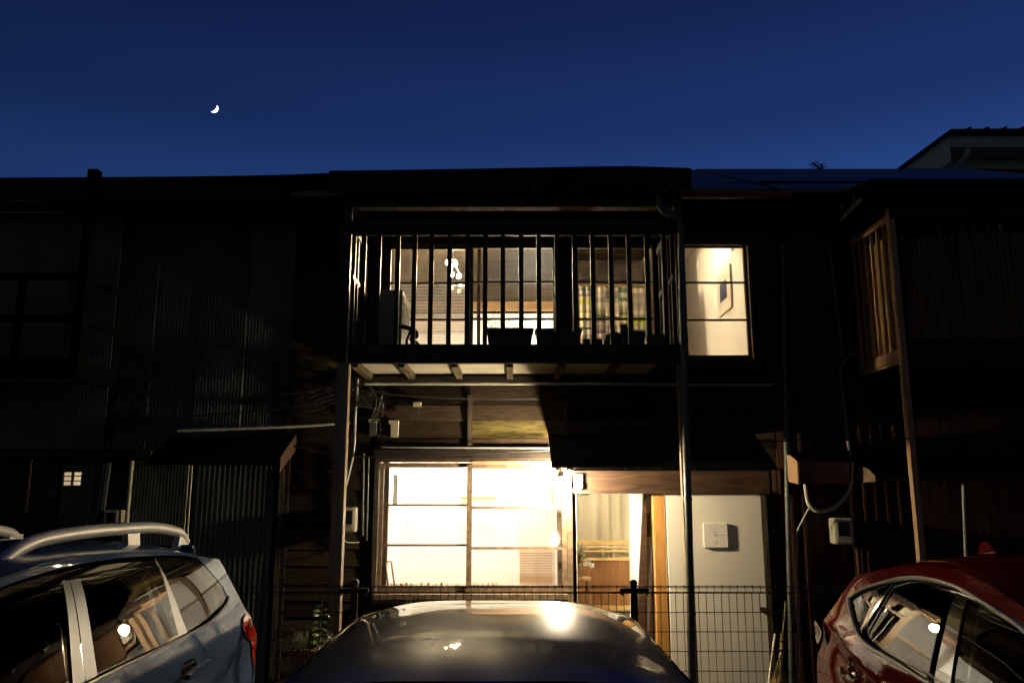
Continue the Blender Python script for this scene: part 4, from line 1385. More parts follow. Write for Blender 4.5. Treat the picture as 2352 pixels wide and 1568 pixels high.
pipe_thing('conduit', 'long grey conduit running under the balcony floor', [A(838, 881.5, YF - 0.12), A(1300, 882, YF - 0.12), A(1775, 884, YF - 0.12)], 0.013, M['conduit'])
pipe_thing('conduit', 'thin grey conduit above the shop window beam', [A(876, 1026.5, YF - 0.06), A(1085, 1028, YF - 0.06), A(1262, 1028.5, YF - 0.06)], 0.009, M['conduit'])
pipe_thing('conduit', 'pale conduit crossing from the tin wall to the balcony post', spl([A(408, 988, 7.55), A(500, 985.5, 7.6), A(650, 980, 7.7), A(770, 973, 7.75), A(806, 970, 7.78)], 6), 0.016, M['conduit'])
pipe_thing('wall_pipe', 'grey pipe climbing the wall left of the shop window, nearest it', [A(835, 1040, YF - 0.1), A(833, 1230, YF - 0.1)], 0.012, M['pipe'])
pipe_thing('wall_pipe', 'grey pipe beside the meter, left of its twin', [A(847, 1050, YF - 0.1), A(842, 1240, YF - 0.1)], 0.009, M['pipe'])
pipe_thing('wall_pipe', 'pale pipe dropping from the conduit corner below the balcony', spl([A(822, 870, YF - .14), A(816, 960, YF - .14), A(812, 1040, YF - .12), A(790, 1130, YF - .1)], 6), 0.013, M['conduit'])
for i, (pts, lab) in enumerate((
        ([(-80, 960), (330, 930), (640, 905), (830, 884)], 'black cable sagging across the tin wall to the balcony corner, topmost'),
        ([(-80, 985), (340, 962), (640, 938), (820, 905)], 'black cable across the tin wall, second from top'),
        ([(-80, 1030), (350, 1018), (600, 1012), (830, 1048), (1262, 1034)], 'black cable following the low edge of the tin wall'),
        ([(800, 900), (840, 893), (900, 905), (1050, 915), (1262, 916)], 'black cable along the boards under the balcony'),
        ([(822, 905), (835, 890), (860, 900), (864, 930), (850, 965)], 'black cable looping into the junction boxes'),
        ([(860, 1000), (1500, 905), (2000, 917), (2450, 910)], 'thin black wire stretched across the front to the right house'))):
    yy = 7.74 if i < 3 else 7.82
    if i == 5:
        yy = 7.0
        pts = [(1590, 1010), (1800, 1012), (2000, 1008), (2450, 1000)]
    pipe_thing('cable', lab, spl([A(x, y, yy) for x, y in pts], 6), 0.008, M['cable'], 'cable', n=6)
cb = thing('cable_bundle', 'tangle of thin cables hanging under the left balcony corner', 'cables', A(840, 980, 7.8))
rnd = random.Random(21)
for k in range(12):
    x0_, y0_ = 806 + rnd.uniform(0, 40), 872 + rnd.uniform(0, 30)
    x3_, y3_ = 815 + rnd.uniform(-25, 75), 920 + rnd.uniform(0, 90)
    mid1 = (x0_ + rnd.uniform(-22, 30), y0_ + rnd.uniform(8, 40))
    mid2 = (x3_ + rnd.uniform(-22, 22), y3_ - rnd.uniform(5, 40))
    MB().tube(spl([A(x, y, 7.80 + rnd.uniform(-.06, .03)) for x, y in ((x0_, y0_), mid1, mid2, (x3_, y3_))], 6), rnd.choice([0.0035, 0.005]), 5
              ).build('cable', M['cable'] if k % 3 else M['pipe'], cb, smooth=True)
for k in range(5):
    MB().tube(spl([A(640 + 8 * k, 960 - 8 * k, 7.76), A(690, 950 - 9 * k, 7.7), A(745, 935 - 11 * k, 7.72), A(812, 895 - 2 * k, 7.8)], 6), 0.004, 5).build('cable', M['cable'], cb, smooth=True)
jb = thing('junction_box', 'small grey junction box on the boards under the balcony, left one', 'box', A(856, 1000, YF - 0.1))
MB().pb(848, 964, 864, 1000, YF - 0.09, 0.06).build('box_body', M['pipe'], jb, bevel=0.004)
MB().pb(847, 962, 865, 970, YF - 0.1, 0.074).build('box_lid', M['conduit'], jb)
jb = thing('junction_box', 'small cream switch box on the boards, right of the junction box', 'box', A(905, 1003, YF - 0.1))
MB().pb(897, 972, 914, 1003, YF - 0.09, 0.06).build('box_body', M['meter'], jb, bevel=0.004)
MB().pb(893, 965, 914.5, 973, YF - 0.1, 0.074).build('box_lid', M['meter'], jb)
ins = thing('insulator', 'pale insulator with hanging wires on the boards under the balcony', 'insulator', A(958, 932, YF - 0.1))
MB().pb(948.5, 923, 967, 933, YF - 0.09, 0.06).build('clamp', M['meter'], ins, bevel=0.004)
mb = MB()
for dx in (-7, -3, 2, 6):
    mb.tube(spl([A(958 + dx, 932, YF - .08), A(957 + dx, 950, YF - .08), A(952 + dx * 1.4, 968, YF - .08)], 5), 0.004, 5)
mb.build('wires', M['cable'], ins)


def meter(label, px0, py0, px1, py1, Y, light_side):
    t = thing('electricity_meter', label, 'meter', A((px0 + px1) / 2, py1, Y), 'electricity meters on the house fronts')
    a, b = A(px0, (py0 + py1) / 2, Y), A(px1, (py0 + py1) / 2, Y)
    zt, zb = A(px0, py0, Y).z, A(px0, py1, Y).z
    w = b.x - a.x
    MB().box(a.x, b.x, Y, Y + 0.15, zb, zt).build('case', M['meter'], t, bevel=0.025)
    MB().box(a.x + w * .2, b.x - w * .2, Y - 0.004, Y - 0.0005, zb + (zt - zb) * .32, zt - (zt - zb) * .14).build('window', M['meter_glass'], t)
    MB().box(a.x + w * .2, b.x - w * .2, Y - 0.006, Y - 0.0005, zb + (zt - zb) * .22, zb + (zt - zb) * .28).build('label_plate', M['conduit'], t)
    return t, a, b, zt, zb


_, a, b, zt, zb = meter('cream electricity meter behind the left balcony post', 776, 1164, 817, 1222, 7.70, 1)
pipe_thing('conduit', 'thin cream cable curling out below the left meter', spl([Vector((a.x + .05, 7.75, zb)), A(791, 1238, 7.75), A(800, 1245, 7.75), A(825, 1245, 7.8)], 6), 0.006, M['meter'])
meter('cream electricity meter on the red-brown boards at the right', 1917, 1189, 1962, 1250, 7.68, -1)
meter('grey-green meter low beside the pipes on the left house', 236, 1170, 273, 1215, 7.70, 1)

# ================================================================== LEFT HOUSE
lh = thing('corrugated_house', 'dark left house clad in corrugated tin, small lit window in its door', 'house', (-4.5, 7.9, 0))
LX0 = -8.5
mb = MB()
lwx0, lwx1 = A(147.5, 1098, YF).x, A(190.5, 1098, YF).x
lwz0, lwz1 = A(170, 1114, YF).z, A(170, 1084, YF).z
wall_holes(mb, LX0, XL - 0.003, 0, 4.75, YF, YF + 0.06, [(lwx0, lwx1, lwz0, lwz1)])
mb.build('wall', M['dark_wood'], lh)
MB().box(LX0, LX0 + 0.06, YF + 0.061, 13.0, 0, 4.75).build('side_wall', M['dark_wood'], lh)
MB().box(LX0, XL - 0.003, 12.94, 13.0, 0, 4.75).build('back_wall', M['dark_wood'], lh)


def corrugated(x0, x1, z0, z1, Y, pitch=0.032, amp=0.006, parent=lh):
    n = int((x1 - x0) / pitch * 6)
    vs_, fs_ = [], []
    for i in range(n + 1):
        x = x0 + (x1 - x0) * i / n
        y = Y + amp * math.sin(2 * math.pi * (x - x0) / pitch)
        vs_ += [(x, y, z0), (x, y, z1)]
    for i in range(n):
        fs_.append((2 * i, 2 * i + 2, 2 * i + 3, 2 * i + 1))
    mb = MB().add(vs_, fs_)
    return mb.build('corrugated_sheet', M['corrug'], parent, smooth=True, recalc=False, sharp=80)


zc0, zc1 = A(400, 1030, YF).z, A(400, 480, YF).z
xs_c = [A(x, 800, YF - .05).x for x in (665, 560, 455, 350, 258)]
for i in range(4):
    zm = A(400, 800, YF).z + random.uniform(-0.03, 0.03)
    for (za, zb2) in ((zc0 if i < 3 else A(300, 1050, YF).z, zm + 0.03), (zm, zc1)):
        corrugated(xs_c[i + 1] - 0.02, xs_c[i] + 0.01, za, zb2, YF - 0.022 - 0.012 * (i % 2) - (0.004 if za == zm else 0))
xs_c = [A(x, 800, 7.75).x for x in (262, 150, 40, -80, -200)]
for i in range(4):
    zm = A(100, 820, 7.75).z + random.uniform(-0.03, 0.03)
    for (za, zb2) in ((A(100, 1032, 7.75).z, zm + 0.03), (zm, A(100, 500, 7.75).z)):
        corrugated(xs_c[i + 1] - 0.02, xs_c[i] + 0.01, za, zb2, 7.70 - 0.012 * (i % 2) - (0.004 if za == zm else 0))
MB().box(A(260, 800, 7.76).x - 0.01, A(260, 800, 7.76).x + 0.03, 7.72, YF - 0.045, A(100, 1040, 7.75).z, A(100, 500, 7.75).z).build('corner_board', M['shade_dark'], lh)
MB().pb(-200, 1035, 345, 1050, 7.66, 0.20).build('ledge', M['dark_wood'], lh)
MB().pb(655, 480, 668, 1560, YF - 0.05, 0.046).build('corner_post', M['dark_wood'], lh)
# ground floor: sheets, door with the lit pane
corrugated(A(305, 1150, YF).x, A(436, 1150, YF).x, 0.1, A(400, 1056, YF).z, YF - 0.03)
corrugated(A(447, 1150, YF).x, A(632, 1150, YF).x, 0.1, A(400, 1062, YF).z, YF - 0.035, 0.05, 0.008)
MB().pb(630, 1076, 641, 1560, YF - 0.06, 0.05).build('post', M['wood_v'], lh)
for k in range(12):
    yy = 1180 + k * 32
MB().pb(-60, 1062, 46, 1500, YF - 0.03, 0.026).build('board_panel', M['dark_wood'], lh)
MB().pb(48, 1062, 125, 1500, YF - 0.034, 0.030).build('board_panel', M['dark_wood'], lh)
dm = MB()
MB().pb(44, 1055, 49, 1500, YF - 0.05, 0.018).build('batten', M['wood_v'], lh)
dd = MB()
dX0, dX1 = A(127, 1200, YF).x, A(203, 1200, YF).x
dZ1 = A(165, 1068, YF).z
wall_holes(dd, dX0, dX1, 0.1, dZ1, YF - 0.034, YF - 0.004, [(lwx0, lwx1, lwz0, lwz1)])
door = dd.build('door', M['metal_dk'], lh)
for y in (1120, 1135, 1148, 1160, 1167, 1173, 1180, 1187, 1194, 1201, 1208):
    MB().pb(138, y, 197, y + 2.4, YF - 0.040, 0.005).build('louver', M['metal_dk'], door)
for px in (169.5,):
    MB().box(A(px, 1098, YF).x - 0.009, A(px, 1098, YF).x + 0.009, YF - 0.03, YF - 0.008, lwz0, lwz1).build('glazing_bar', M['frame_dark'], door)
for py in (1093, 1104):
    MB().box(lwx0, lwx1, YF - 0.028, YF - 0.010, A(170, py, YF).z - 0.005, A(170, py, YF).z + 0.005).build('glazing_bar', M['frame_dark'], door)
pm, nt_, out_ = new_mat('frosted_pane')
tl = nt_.nodes.new('ShaderNodeBsdfTranslucent')
tl.inputs['Color'].default_value = (0.9, 0.85, 0.75, 1)
nt_.links.new(tl.outputs[0], out_.inputs['Surface'])
MB().poly([(lwx0, YF - 0.004, lwz0), (lwx1, YF - 0.004, lwz0), (lwx1, YF - 0.004, lwz1), (lwx0, YF - 0.004, lwz1)]).build('pane', pm, door, recalc=False)
room_x0, room_x1 = lwx0 - 0.15, lwx1 + 0.15
hp = thing('hall_bulb', 'small bulb glowing behind the frosted pane of left house door', 'lamp', (lwx1 - 0.03, YF + 0.32, (lwz0 + lwz1) / 2))
MB().ball((lwx1 - 0.03, YF + 0.30, (lwz0 + lwz1) / 2 - 0.0), 0.03, 12, 8).build('bulb', emit('left_door_glow', (1.0, 0.80, 0.55), 75.0), hp, smooth=True)
MB().tube([(lwx1 - 0.03, YF + 0.30, (lwz0 + lwz1) / 2 + 0.035), (lwx1 - 0.03, YF + 0.30, 2.5)], 0.008, 6).build('cord', M['cable'], hp)
rb = MB()
rb.box(room_x0 - 0.6, room_x1 + 0.5, YF + 1.4, YF + 1.44, 0, 2.7)
rb.build('room_wall', M['peach_wall'], lh)
for x in (room_x0 - 0.6, room_x1 + 0.5):
    MB().box(x, x + 0.04, YF + 0.061, YF + 1.40, 0, 2.7).build('room_wall', M['peach_wall'], lh)
MB().box(room_x0 - 0.6, room_x1 + 0.5, YF + 0.061, YF + 1.40, 2.7, 2.74).build('room_ceiling', M['peach_wall'], lh)
# lower awning with its lit end board
ay0, ay1 = 7.35, YF - 0.05
ax0, ax1 = A(352, 1040, 7.5).x, A(651, 1040, 7.5).x
zf, zw = A(500, 1058, ay0).z, A(500, 1004, ay1).z
MB().hexa([(ax0, ay0, zf - .04), (ax1, ay0, zf - .04), (ax1, ay1, zw - .04), (ax0, ay1, zw - .04), (ax0, ay0, zf), (ax1, ay0, zf), (ax1, ay1, zw), (ax0, ay1, zw)]).build('awning', M['roof_dk'], lh)
e0, e1 = A(641, 1077, ay0), A(682, 1009, ay1)
ex = ax1 + 0.003
MB().hexa([(ex, ay0 - .02, zf - .11), (ex + .022, ay0 - .02, zf - .11), (ex + .022, ay1, zw - .12), (ex, ay1, zw - .12), (ex, ay0 - .02, zf + .03), (ex + .022, ay0 - .02, zf + .03), (ex + .022, ay1, zw + .04), (ex, ay1, zw + .04)]
          ).build('barge_board', M['beam'], lh)
# pipes of the left house
pipe_thing('wall_pipe', 'thin pale pipe on the left house, left of the three', [A(241, 1062, 7.78), A(224, 1180, 7.78)], 0.006, M['conduit'])
pipe_thing('wall_pipe', 'cream pipe on the left house above the meter', [A(251, 1062, 7.76), A(236, 1172, 7.76)], 0.020, M['meter'])
pipe_thing('wall_pipe', 'cream pipe with dark clips right of the left meter', [A(304, 1058, 7.72), A(290, 1215, 7.72)], 0.019, M['meter'])
pipe_thing('wall_pipe', 'pair of cream pipes at the tin wall joint, left pipe', [A(435, 1066, 7.78), A(420, 1260, 7.78)], 0.011, M['meter'])
pipe_thing('wall_pipe', 'pair of cream pipes at the tin wall joint, right pipe', [A(442, 1066, 7.78), A(428, 1260, 7.78)], 0.009, M['meter'])
# the left house's own balcony frame: post, two rails, floor beam
lb = thing('balcony', 'dark balcony frame of the left house with tall post above the eaves', 'balcony', (-4.4, 7.4, 0))
lbx = A(190, 640, YB).x
MB().box(lbx - 0.045, lbx + 0.045, YB - 0.02, YB + 0.07, A(190, 868, YB).z, A(208, 390, YB).z).build('post', M['shade_dark'], lb)
lx_ = -8.4
for (y0, y1) in ((627, 640), (722, 738), (822, 868)):
    z0, z1 = A(150, y1, YB).z, A(150, y0, YB).z
    MB().box(lx_, lbx - 0.046, YB - 0.005, YB + 0.05, z0, z1).build('rail', M['shade_dark'], lb)
    MB().box(lbx - 0.04, lbx + 0.02, YB + 0.071, 7.68, z0, z1).build('side_rail', M['shade_dark'], lb)
MB().box(lx_, lbx - 0.046, YB + 0.051, 7.66, A(150, 868, YB).z + .05, A(150, 868, YB).z + .08).build('deck', M['dark_wood'], lb)
for px in (40, -90):
    x = A(px, 730, YB).x
    MB().box(x - 0.03, x + 0.03, YB, YB + 0.04, A(150, 821, YB).z, A(150, 628, YB).z).build('baluster', M['shade_dark'], lb)
# left roof
lpx = [(-330, 406), (-150, 405.5), (0, 405), (200, 404), (400, 402.5), (560, 400.5), (665, 398), (740, 395), (800, 392.5), (835, 391.5)]
mb = MB()
le = [A(x, y + 3, 7.28) for x, y in lpx]
lr = [Vector((q.x, RIDGE_Y, q.z + 1.22)) for q in le]
roof_slab(mb, le, lr)
mb.build('roof', M['roof_dk'], lh)
mb = MB()
roof_slab(mb, lr, [Vector((q.x, 13.4, q.z)) for q in le])
mb.build('roof', M['roof_dk'], lh)
for i in range(len(le) - 1):
    a, b = le[i], le[i + 1]
MB().box(LX0, XL - 0.004, YF + 0.001, YF + 0.058, 4.753, 5.09).build('attic_wall', M['dark_wood'], lh)
MB().box(LX0, XL, 7.32, 7.35, le[3].z - 0.22, le[3].z - 0.07).build('fascia', M['dark_wood'], lh)
MB().box(LX0, XL, 7.36, YF - 0.02, le[3].z - 0.10, le[3].z - 0.08).build('eave_soffit', M['plank'], lh)
MB().box(LX0, XL, 7.62, 7.66, le[3].z - 0.23, le[3].z - 0.12).build('eave_board', M['plank'], lh)

# ================================================================== RIGHT HOUSE
rh = thing('dark_house', 'dark right house of red-brown vertical boards beside the lit one', 'house', (4.6, 7.9, 0))
RX1 = 8.6
MB().box(XR + 0.003, RX1, YF, YF + 0.07, 0, 4.75).build('wall', M['dark_wood'], rh)
MB().box(RX1 - 0.06, RX1, YF + 0.071, 13.0, 0, 4.75).build('side_wall', M['dark_wood'], rh)
MB().box(XR + 0.003, RX1, 12.94, 13.0, 0, 4.75).build('back_wall', M['dark_wood'], rh)
x = XR + 0.01
xe = A(2030, 800, YF).x
while x < xe:
    w = random.choice([0.11, 0.12, 0.13])
    MB().box(x, x + w - 0.006, YF - 0.022 - random.uniform(0, 0.006), YF - 0.003, 0.05, 4.6).build('vertical_board', M['redboard'], rh)
    MB().box(x + w - 0.016, x + w + 0.010, YF - 0.042, YF - 0.0285, 0.05, 4.6).build('batten', M['redboard'], rh)
    x += w
while x < RX1 - 0.1:
    w = 0.24
    MB().box(x, x + w - 0.006, YF - 0.02, YF - 0.003, 0.05, 4.6).build('vertical_board', M['redboard'], rh)
    x += w
# folded tin strip lit by the bulb under the eave of the awning
for px, w in ((1779, 4), (1789, 4), (1822, 3)):
    MB().pb(px - w, 1080, px + w, 1134, YF - 0.10, 0.05).build('tin_strip', M['tin_red'], rh)
# hood over the meter
hx0, hx1 = A(1828, 1080, 7.55).x, A(1947, 1080, 7.55).x
zt_h, zm_h, zb_h = A(1900, 1046, 7.7).z, A(1900, 1060, 7.5).z, A(1900, 1112, 7.5).z
hood = thing('tin_hood', 'rust-red sloping tin hood with cables below, right of the door', 'hood', ((hx0 + hx1) / 2, 7.7, zb_h))
mb = MB()
mb.prism([(hx0, YF - 0.045, zb_h + 0.04), (hx0, 7.52, zb_h), (hx0, 7.50, zm_h), (hx0, 7.66, zt_h), (hx0, YF - 0.045, zt_h + 0.03)], (0.02, 0, 0))
mb.build('side_panel', M['tan_paint'], hood)  # lit side: painted paler than the tin body to carry the light
mb = MB()
mb.prism([(hx0 + 0.021, YF - 0.045, zb_h + 0.04), (hx0 + 0.021, 7.525, zb_h + 0.004), (hx0 + 0.021, 7.505, zm_h), (hx0 + 0.021, 7.66, zt_h), (hx0 + 0.021, YF - 0.045, zt_h + 0.03)], (hx1 - hx0 - 0.021, 0, 0))
mb.build('hood_body', M['tin_red'], hood)
pipe_thing('conduit', 'thick cream cable looping below the red tin hood', spl([A(1849, 1111, 7.6), A(1853, 1140, 7.58), A(1860, 1161, 7.56), A(1882, 1173.5, 7.56), A(1917, 1164, 7.58), A(1944, 1137, 7.62), A(1955, 1110, 7.64), A(1957, 1060, 7.66)], 8), 0.019, M['meter'])
pipe_thing('conduit', 'thin cable branching from the loop down the red-brown boards', spl([A(1860, 1162, 7.55), A(1848, 1185, 7.65), A(1833, 1215, 7.78), A(1830, 1240, 7.82), A(1832, 1400, 7.82), A(1834, 1560, 7.82)], 8), 0.009, M['conduit'])
pipe_thing('conduit', 'grey pipe rising from the hood and bending to the right balcony', spl([A(1953, 1050, 7.7), A(1944, 980, 7.7), A(1936, 920, 7.7), A(1931, 860, 7.7), A(1938, 830, 7.68), A(1958, 812, 7.66), A(1968, 808, 7.66)], 8), 0.018, M['pipe'])
pipe_thing('wall_pipe', 'tall brown-grey drainpipe on the boards right of the white door', [A(1796, 560, YF - .1), A(1803, 900, YF - .1), A(1808, 1140, YF - .1), A(1815, 1400, YF - .1), A(1818, 1580, YF - .1)], 0.024, M['pipe'])
pipe_thing('wall_pipe', 'thin pipe running down beside the right balcony', [A(1905, 560, YF - .1), A(1920, 700, YF - .1), A(1936, 815, YF - .1)], 0.016, M['pipe'])
for k, (x_a, x_b) in enumerate(((1977, 1981), (1985, 1989))):
    MB().pb(x_a, 1255, x_b, 1500, YF - 0.10, 0.04).build('corner_strip', M['tin_red'], rh)
# right balcony: post, lit slatted side, bamboo screen front
rb_ = thing('balcony', 'right house balcony with a bamboo blind and a lit slatted side', 'balcony', (4.5, 7.4, 0))
X5 = 3.49
p_t = A(2045, 480, YB)
MB().box(X5 - 0.028, X5 + 0.024, YB - 0.02, YB + 0.045, 0.0, p_t.z).build('post', M['tan_paint'], rb_)
zs_t, zs_b = A(2060, 545, YB).z + 0.12, A(2070, 800, YB).z
zbm = A(2070, 833, YB).z
MB().box(X5 - 0.02, X5 + 0.02, YB + 0.061, YF - 0.05, zs_t + 0.05, zs_t + 0.11).build('side_rail', M['tan_paint'], rb_)
MB().box(X5 - 0.02, X5 + 0.02, YB + 0.061, YF - 0.05, zbm, zs_b).build('side_beam', M['tan_paint'], rb_)
MB().box(X5 - 0.032, X5 - 0.0205, YB + 0.061, YF - 0.05, zbm + 0.02, zbm + 0.045).build('side_strip', M['tan_paint'], rb_)
s0_ = None
for k in range(6):
    y = YB + 0.16 + 0.135 * k
    if s0_ is None:
        s0_ = MB().box(X5 - 0.014, X5 + 0.014, y - 0.012, y + 0.012, zs_b + 0.001, zs_t + 0.0495).build('baluster', M['tan_paint'], rb_)
        y0_ = y
    else:
        part_copy(s0_, (0, y - y0_, 0))
mb = MB()
for k in range(70):
    y = YB + 0.08 + (YF - YB - 0.16) * k / 69
    x = X5 + 0.045 + random.uniform(-0.005, 0.005)
    mb.tube([(x, y, zs_b - 0.02), (x + random.uniform(-.004, .004), y + random.uniform(-.004, .004), zs_t - random.uniform(0.02, 0.06))], 0.0058, 5)
mb.build('reed_lining', M['reed_gold'], rb_, kind='stuff')
for k in range(5):
    z_ = zs_b + 0.1 + 0.2 * k
    MB().tube([(X5 + 0.038, YB + 0.08, z_), (X5 + 0.038, YF - 0.08, z_ + 0.004)], 0.0025, 4).build('binding_cord', M['cable'], rb_)
zfb, zft = A(2200, 775, YB).z, A(2200, 540, YB).z
mb = MB()
xx = X5 + 0.07
while xx < 6.6:
    top = zft + 0.03 * math.sin(xx * 3.1) + random.uniform(-0.03, 0.02)
    mb.tube([(xx, YB + random.uniform(-.006, .006), zfb - random.uniform(0, .02)), (xx + random.uniform(-.008, .008), YB + random.uniform(-.006, .006), top)], random.uniform(0.0045, 0.0075), 5)
    xx += random.uniform(0.011, 0.016)
mb.build('bamboo_blind', M['sudare'], rb_, kind='stuff')
for px in (2158, 2213, 2243, 2274, 2305):
    x = A(px, 540, YB).x
    MB().box(x - 0.012, x + 0.012, YB + 0.012, YB + 0.03, zfb, zft + 0.12).build('stake', M['sudare'], rb_)
MB().box(X5 + 0.046, 6.8, YB + 0.035, YB + 0.06, zfb - 0.25, zfb - 0.02).build('floor_beam', M['dark_wood'], rb_)
MB().box(X5 + 0.021, 6.8, YB + 0.061, YF - 0.05, zfb - 0.2, zfb - 0.15).build('deck', M['dark_wood'], rb_)
MB().box(X5 + 0.046, 6.8, YB - 0.005, YB + 0.035, zft + 0.13, zft + 0.20).build('hand_rail', M['dark_wood'], rb_)
ztp = A(2200, 411, 6.8).z
MB().hexa([(X5 - 0.25, 6.8, ztp - .06), (6.9, 6.8, ztp - .06), (6.9, YF, ztp + .14), (X5 - .25, YF, ztp + .14), (X5 - .25, 6.8, ztp), (6.9, 6.8, ztp), (6.9, YF, ztp + .2), (X5 - .25, YF, ztp + .2)]).build('roof', M['roof_dk'], rb_)
MB().box(X5 - 0.02, 6.8, YB - 0.02, YB + 0.04, p_t.z - 0.10, p_t.z).build('upper_beam', M['dark_wood'], rb_)
# laundry pole hanger under the right eave: a small toothed bar
lh_ = thing('laundry_hanger', 'small toothed laundry hanger bar under the right balcony eave', 'hanger', A(1948, 480, 7.4))
ha, hb = A(1929, 508, 7.55), A(1978, 459, 7.05)
MB().bar(ha, hb, 0.02, 0.025).build('bar', M['meter'], lh_)
for k in range(9):
    c = ha.lerp(hb, (k + 0.3) / 9)
    MB().tube([c, c + Vector((0, 0, 0.14 if k in (1, 6) else 0.05))], 0.006, 5).build('peg', M['meter'], lh_)
# roof of the right house
re_ = [A(x, y, EAVE_Y) for x, y in ((1773, 432), (2000, 430), (2352, 428), (2700, 426))]
rr_ = [Vector((q.x, RIDGE_Y, A(1900, 388, RIDGE_Y).z)) for q in re_]
re_[0].x = rr_[0].x = XR + 0.003
mb = MB()
roof_slab(mb, re_, rr_)
mb.build('roof', M['roof'], rh)
mb = MB()
roof_slab(mb, rr_, [Vector((q.x, 13.4, re_[0].z)) for q in rr_])
mb.build('roof', M['roof'], rh)
MB().box(XR, RX1, RIDGE_Y - 0.10, RIDGE_Y + 0.10, rr_[0].z - 0.12, rr_[0].z - 0.043).build('ridge_cap', M['roof_dk'], rh)
MB().box(XR + 0.004, RX1, YF + 0.001, YF + 0.068, 4.753, 5.09).build('attic_wall', M['dark_wood'], rh)
# ground-floor awning of the right house with its lit end
az = A(2200, 1100, 7.3)
bx0 = A(1990, 1085, 7.45).x
MB().hexa([(bx0 + .02, 7.3, az.z), (8.4, 7.3, az.z), (8.4, YF - .03, az.z + .2), (bx0 + .02, YF - .03, az.z + .2), (bx0 + .02, 7.3, az.z + .03), (8.4, 7.3, az.z + .03), (8.4, YF - .03, az.z + .23), (bx0 + .02, YF - .03, az.z + .23)]
          ).build('awning', M['roof_dk'], rh)
MB().prism([(bx0, 7.28, az.z - 0.02), (bx0, 7.62, az.z - 0.03), (bx0, 7.62, az.z + 0.14), (bx0, 7.40, az.z + 0.09), (bx0, 7.28, az.z + 0.03)], (0.018, 0, 0)).build('awning_end', M['frame'], rh)
MB().box(bx0 + 0.02, 8.4, 7.285, 7.2985, az.z - 0.015, az.z + 0.005).build('awning_edge', M['wood_v'], rh)
pipe_thing('wall_pipe', 'short pale post standing far right behind the red car', [A(2212, 1113, 7.4), A(2217, 1250, 7.4), A(2219, 1320, 7.4), A(2219, 1600, 7.4)], 0.014, M['conduit'])

# TV antenna on the ridge
an = thing('tv_antenna', 'small toothed television antenna on the right-hand ridge', 'antenna', A(1880, 388, 11.5))
base = A(1884, 389, 11.5)
MB().tube([(base.x, 11.5, base.z - 0.6), (base.x, 11.5, base.z + 0.02)], 0.012, 6).build('mast', M['metal_dk'], an)
a1, a2 = A(1866, 374, 11.5), A(1885, 389, 11.5)
MB().bar(a1, a2, 0.018, 0.018).build('boom', M['metal_dk'], an)
for k in range(7):
    c = a1.lerp(a2, k / 6.5)
    MB().bar(c + Vector((-0.045, 0.05, -0.012)), c + Vector((0.055, -0.05, 0.012)), 0.007, 0.007).build('element', M['metal_dk'], an)
b1, b2 = A(1886.5, 378, 11.5), A(1889, 388, 11.5)
MB().bar(b1, b2, 0.022, 0.022).build('reflector_boom', M['metal_dk'], an)
MB().bar(A(1872, 381, 11.5), A(1898, 375, 11.5), 0.008, 0.008).build('element', M['metal_dk'], an)
MB().bar(A(1889, 386, 11.5), A(1901, 382.5, 11.5), 0.008, 0.008).build('element', M['metal_dk'], an)

# neighbouring pale house behind the right roof
nh = thing('pale_house', 'pale rendered house with sloping gable rising behind the right roof', 'house', (10.5, 17, 0))
YN = 16.0
n_e, n_t = A(2050, 395, YN), A(2178, 301, YN)
n_r = A(2500, 295, YN)
w0 = A(2192, 350, YN).x
mb = MB()
sl = (n_t.z - n_e.z) / (n_t.x - n_e.x)
xl_ = n_t.x - 6.0
ztop = n_t.z - 0.12
mb.prism([(xl_, YN + 0.5, 0), (n_t.x + 0.1, YN + 0.5, 0), (n_t.x + 0.1, YN + 0.5, ztop - 0.1), (xl_, YN + 0.5, max(2.0, ztop - 6.0 * sl - 0.1))], (0, 6, 0))
mb.build('gable_wall', M['nbr_wall'], nh)
MB().box(n_t.x + 0.12, 22, YN + 0.62, YN + 6, 0, n_r.z - 0.35).build('wall', M['nbr_wall'], nh)
mb = MB()
o_ = 0.75
mb.hexa([(xl_, YN, n_t.z - 6.0 * sl - o_), (n_t.x, YN, n_t.z - o_ * 0.9), (n_t.x, YN + 0.45, n_t.z - o_ * 0.9), (xl_, YN + 0.45, n_t.z - 6.0 * sl - o_),
         (xl_, YN, n_t.z - 6.0 * sl - 0.11), (n_t.x, YN, n_t.z - 0.11), (n_t.x, YN + 0.45, n_t.z - 0.11), (xl_, YN + 0.45, n_t.z - 6.0 * sl - 0.11)])
mb.build('gable_soffit', M['nbr_soffit'], nh)
mb = MB()
mb.hexa([(xl_, YN - 0.1, n_t.z - 6.0 * sl - 0.105), (n_t.x, YN - 0.1, n_t.z - 0.105), (n_t.x, YN + 6, n_t.z - 0.105), (xl_, YN + 6, n_t.z - 6.0 * sl - 0.105),
         (xl_, YN - 0.1, n_t.z - 6.0 * sl), (n_t.x, YN - 0.1, n_t.z), (n_t.x, YN + 6, n_t.z), (xl_, YN + 6, n_t.z - 6.0 * sl)])
mb.build('roof', M['roof_dk'], nh)
mb = MB()
mb.hexa([(n_t.x, YN - 0.1, n_t.z - 0.10), (22, YN - 0.1, n_t.z), (22, YN + 6, n_t.z), (n_t.x, YN + 6, n_t.z - 0.10),
         (n_t.x, YN - 0.1, n_t.z), (22, YN - 0.1, n_t.z + 0.10), (22, YN + 6, n_t.z + 0.10), (n_t.x, YN + 6, n_t.z)])
mb.build('roof', M['roof_dk'], nh)
MB().box(n_t.x + 0.02, 22, YN + 0.02, YN + 0.61, n_t.z - 0.36, n_t.z - 0.11).build('eave_box', M['nbr_wall'], nh)
dp0, dp1 = A(2200, 306, YN + .35), A(2203, 400, YN + .35)
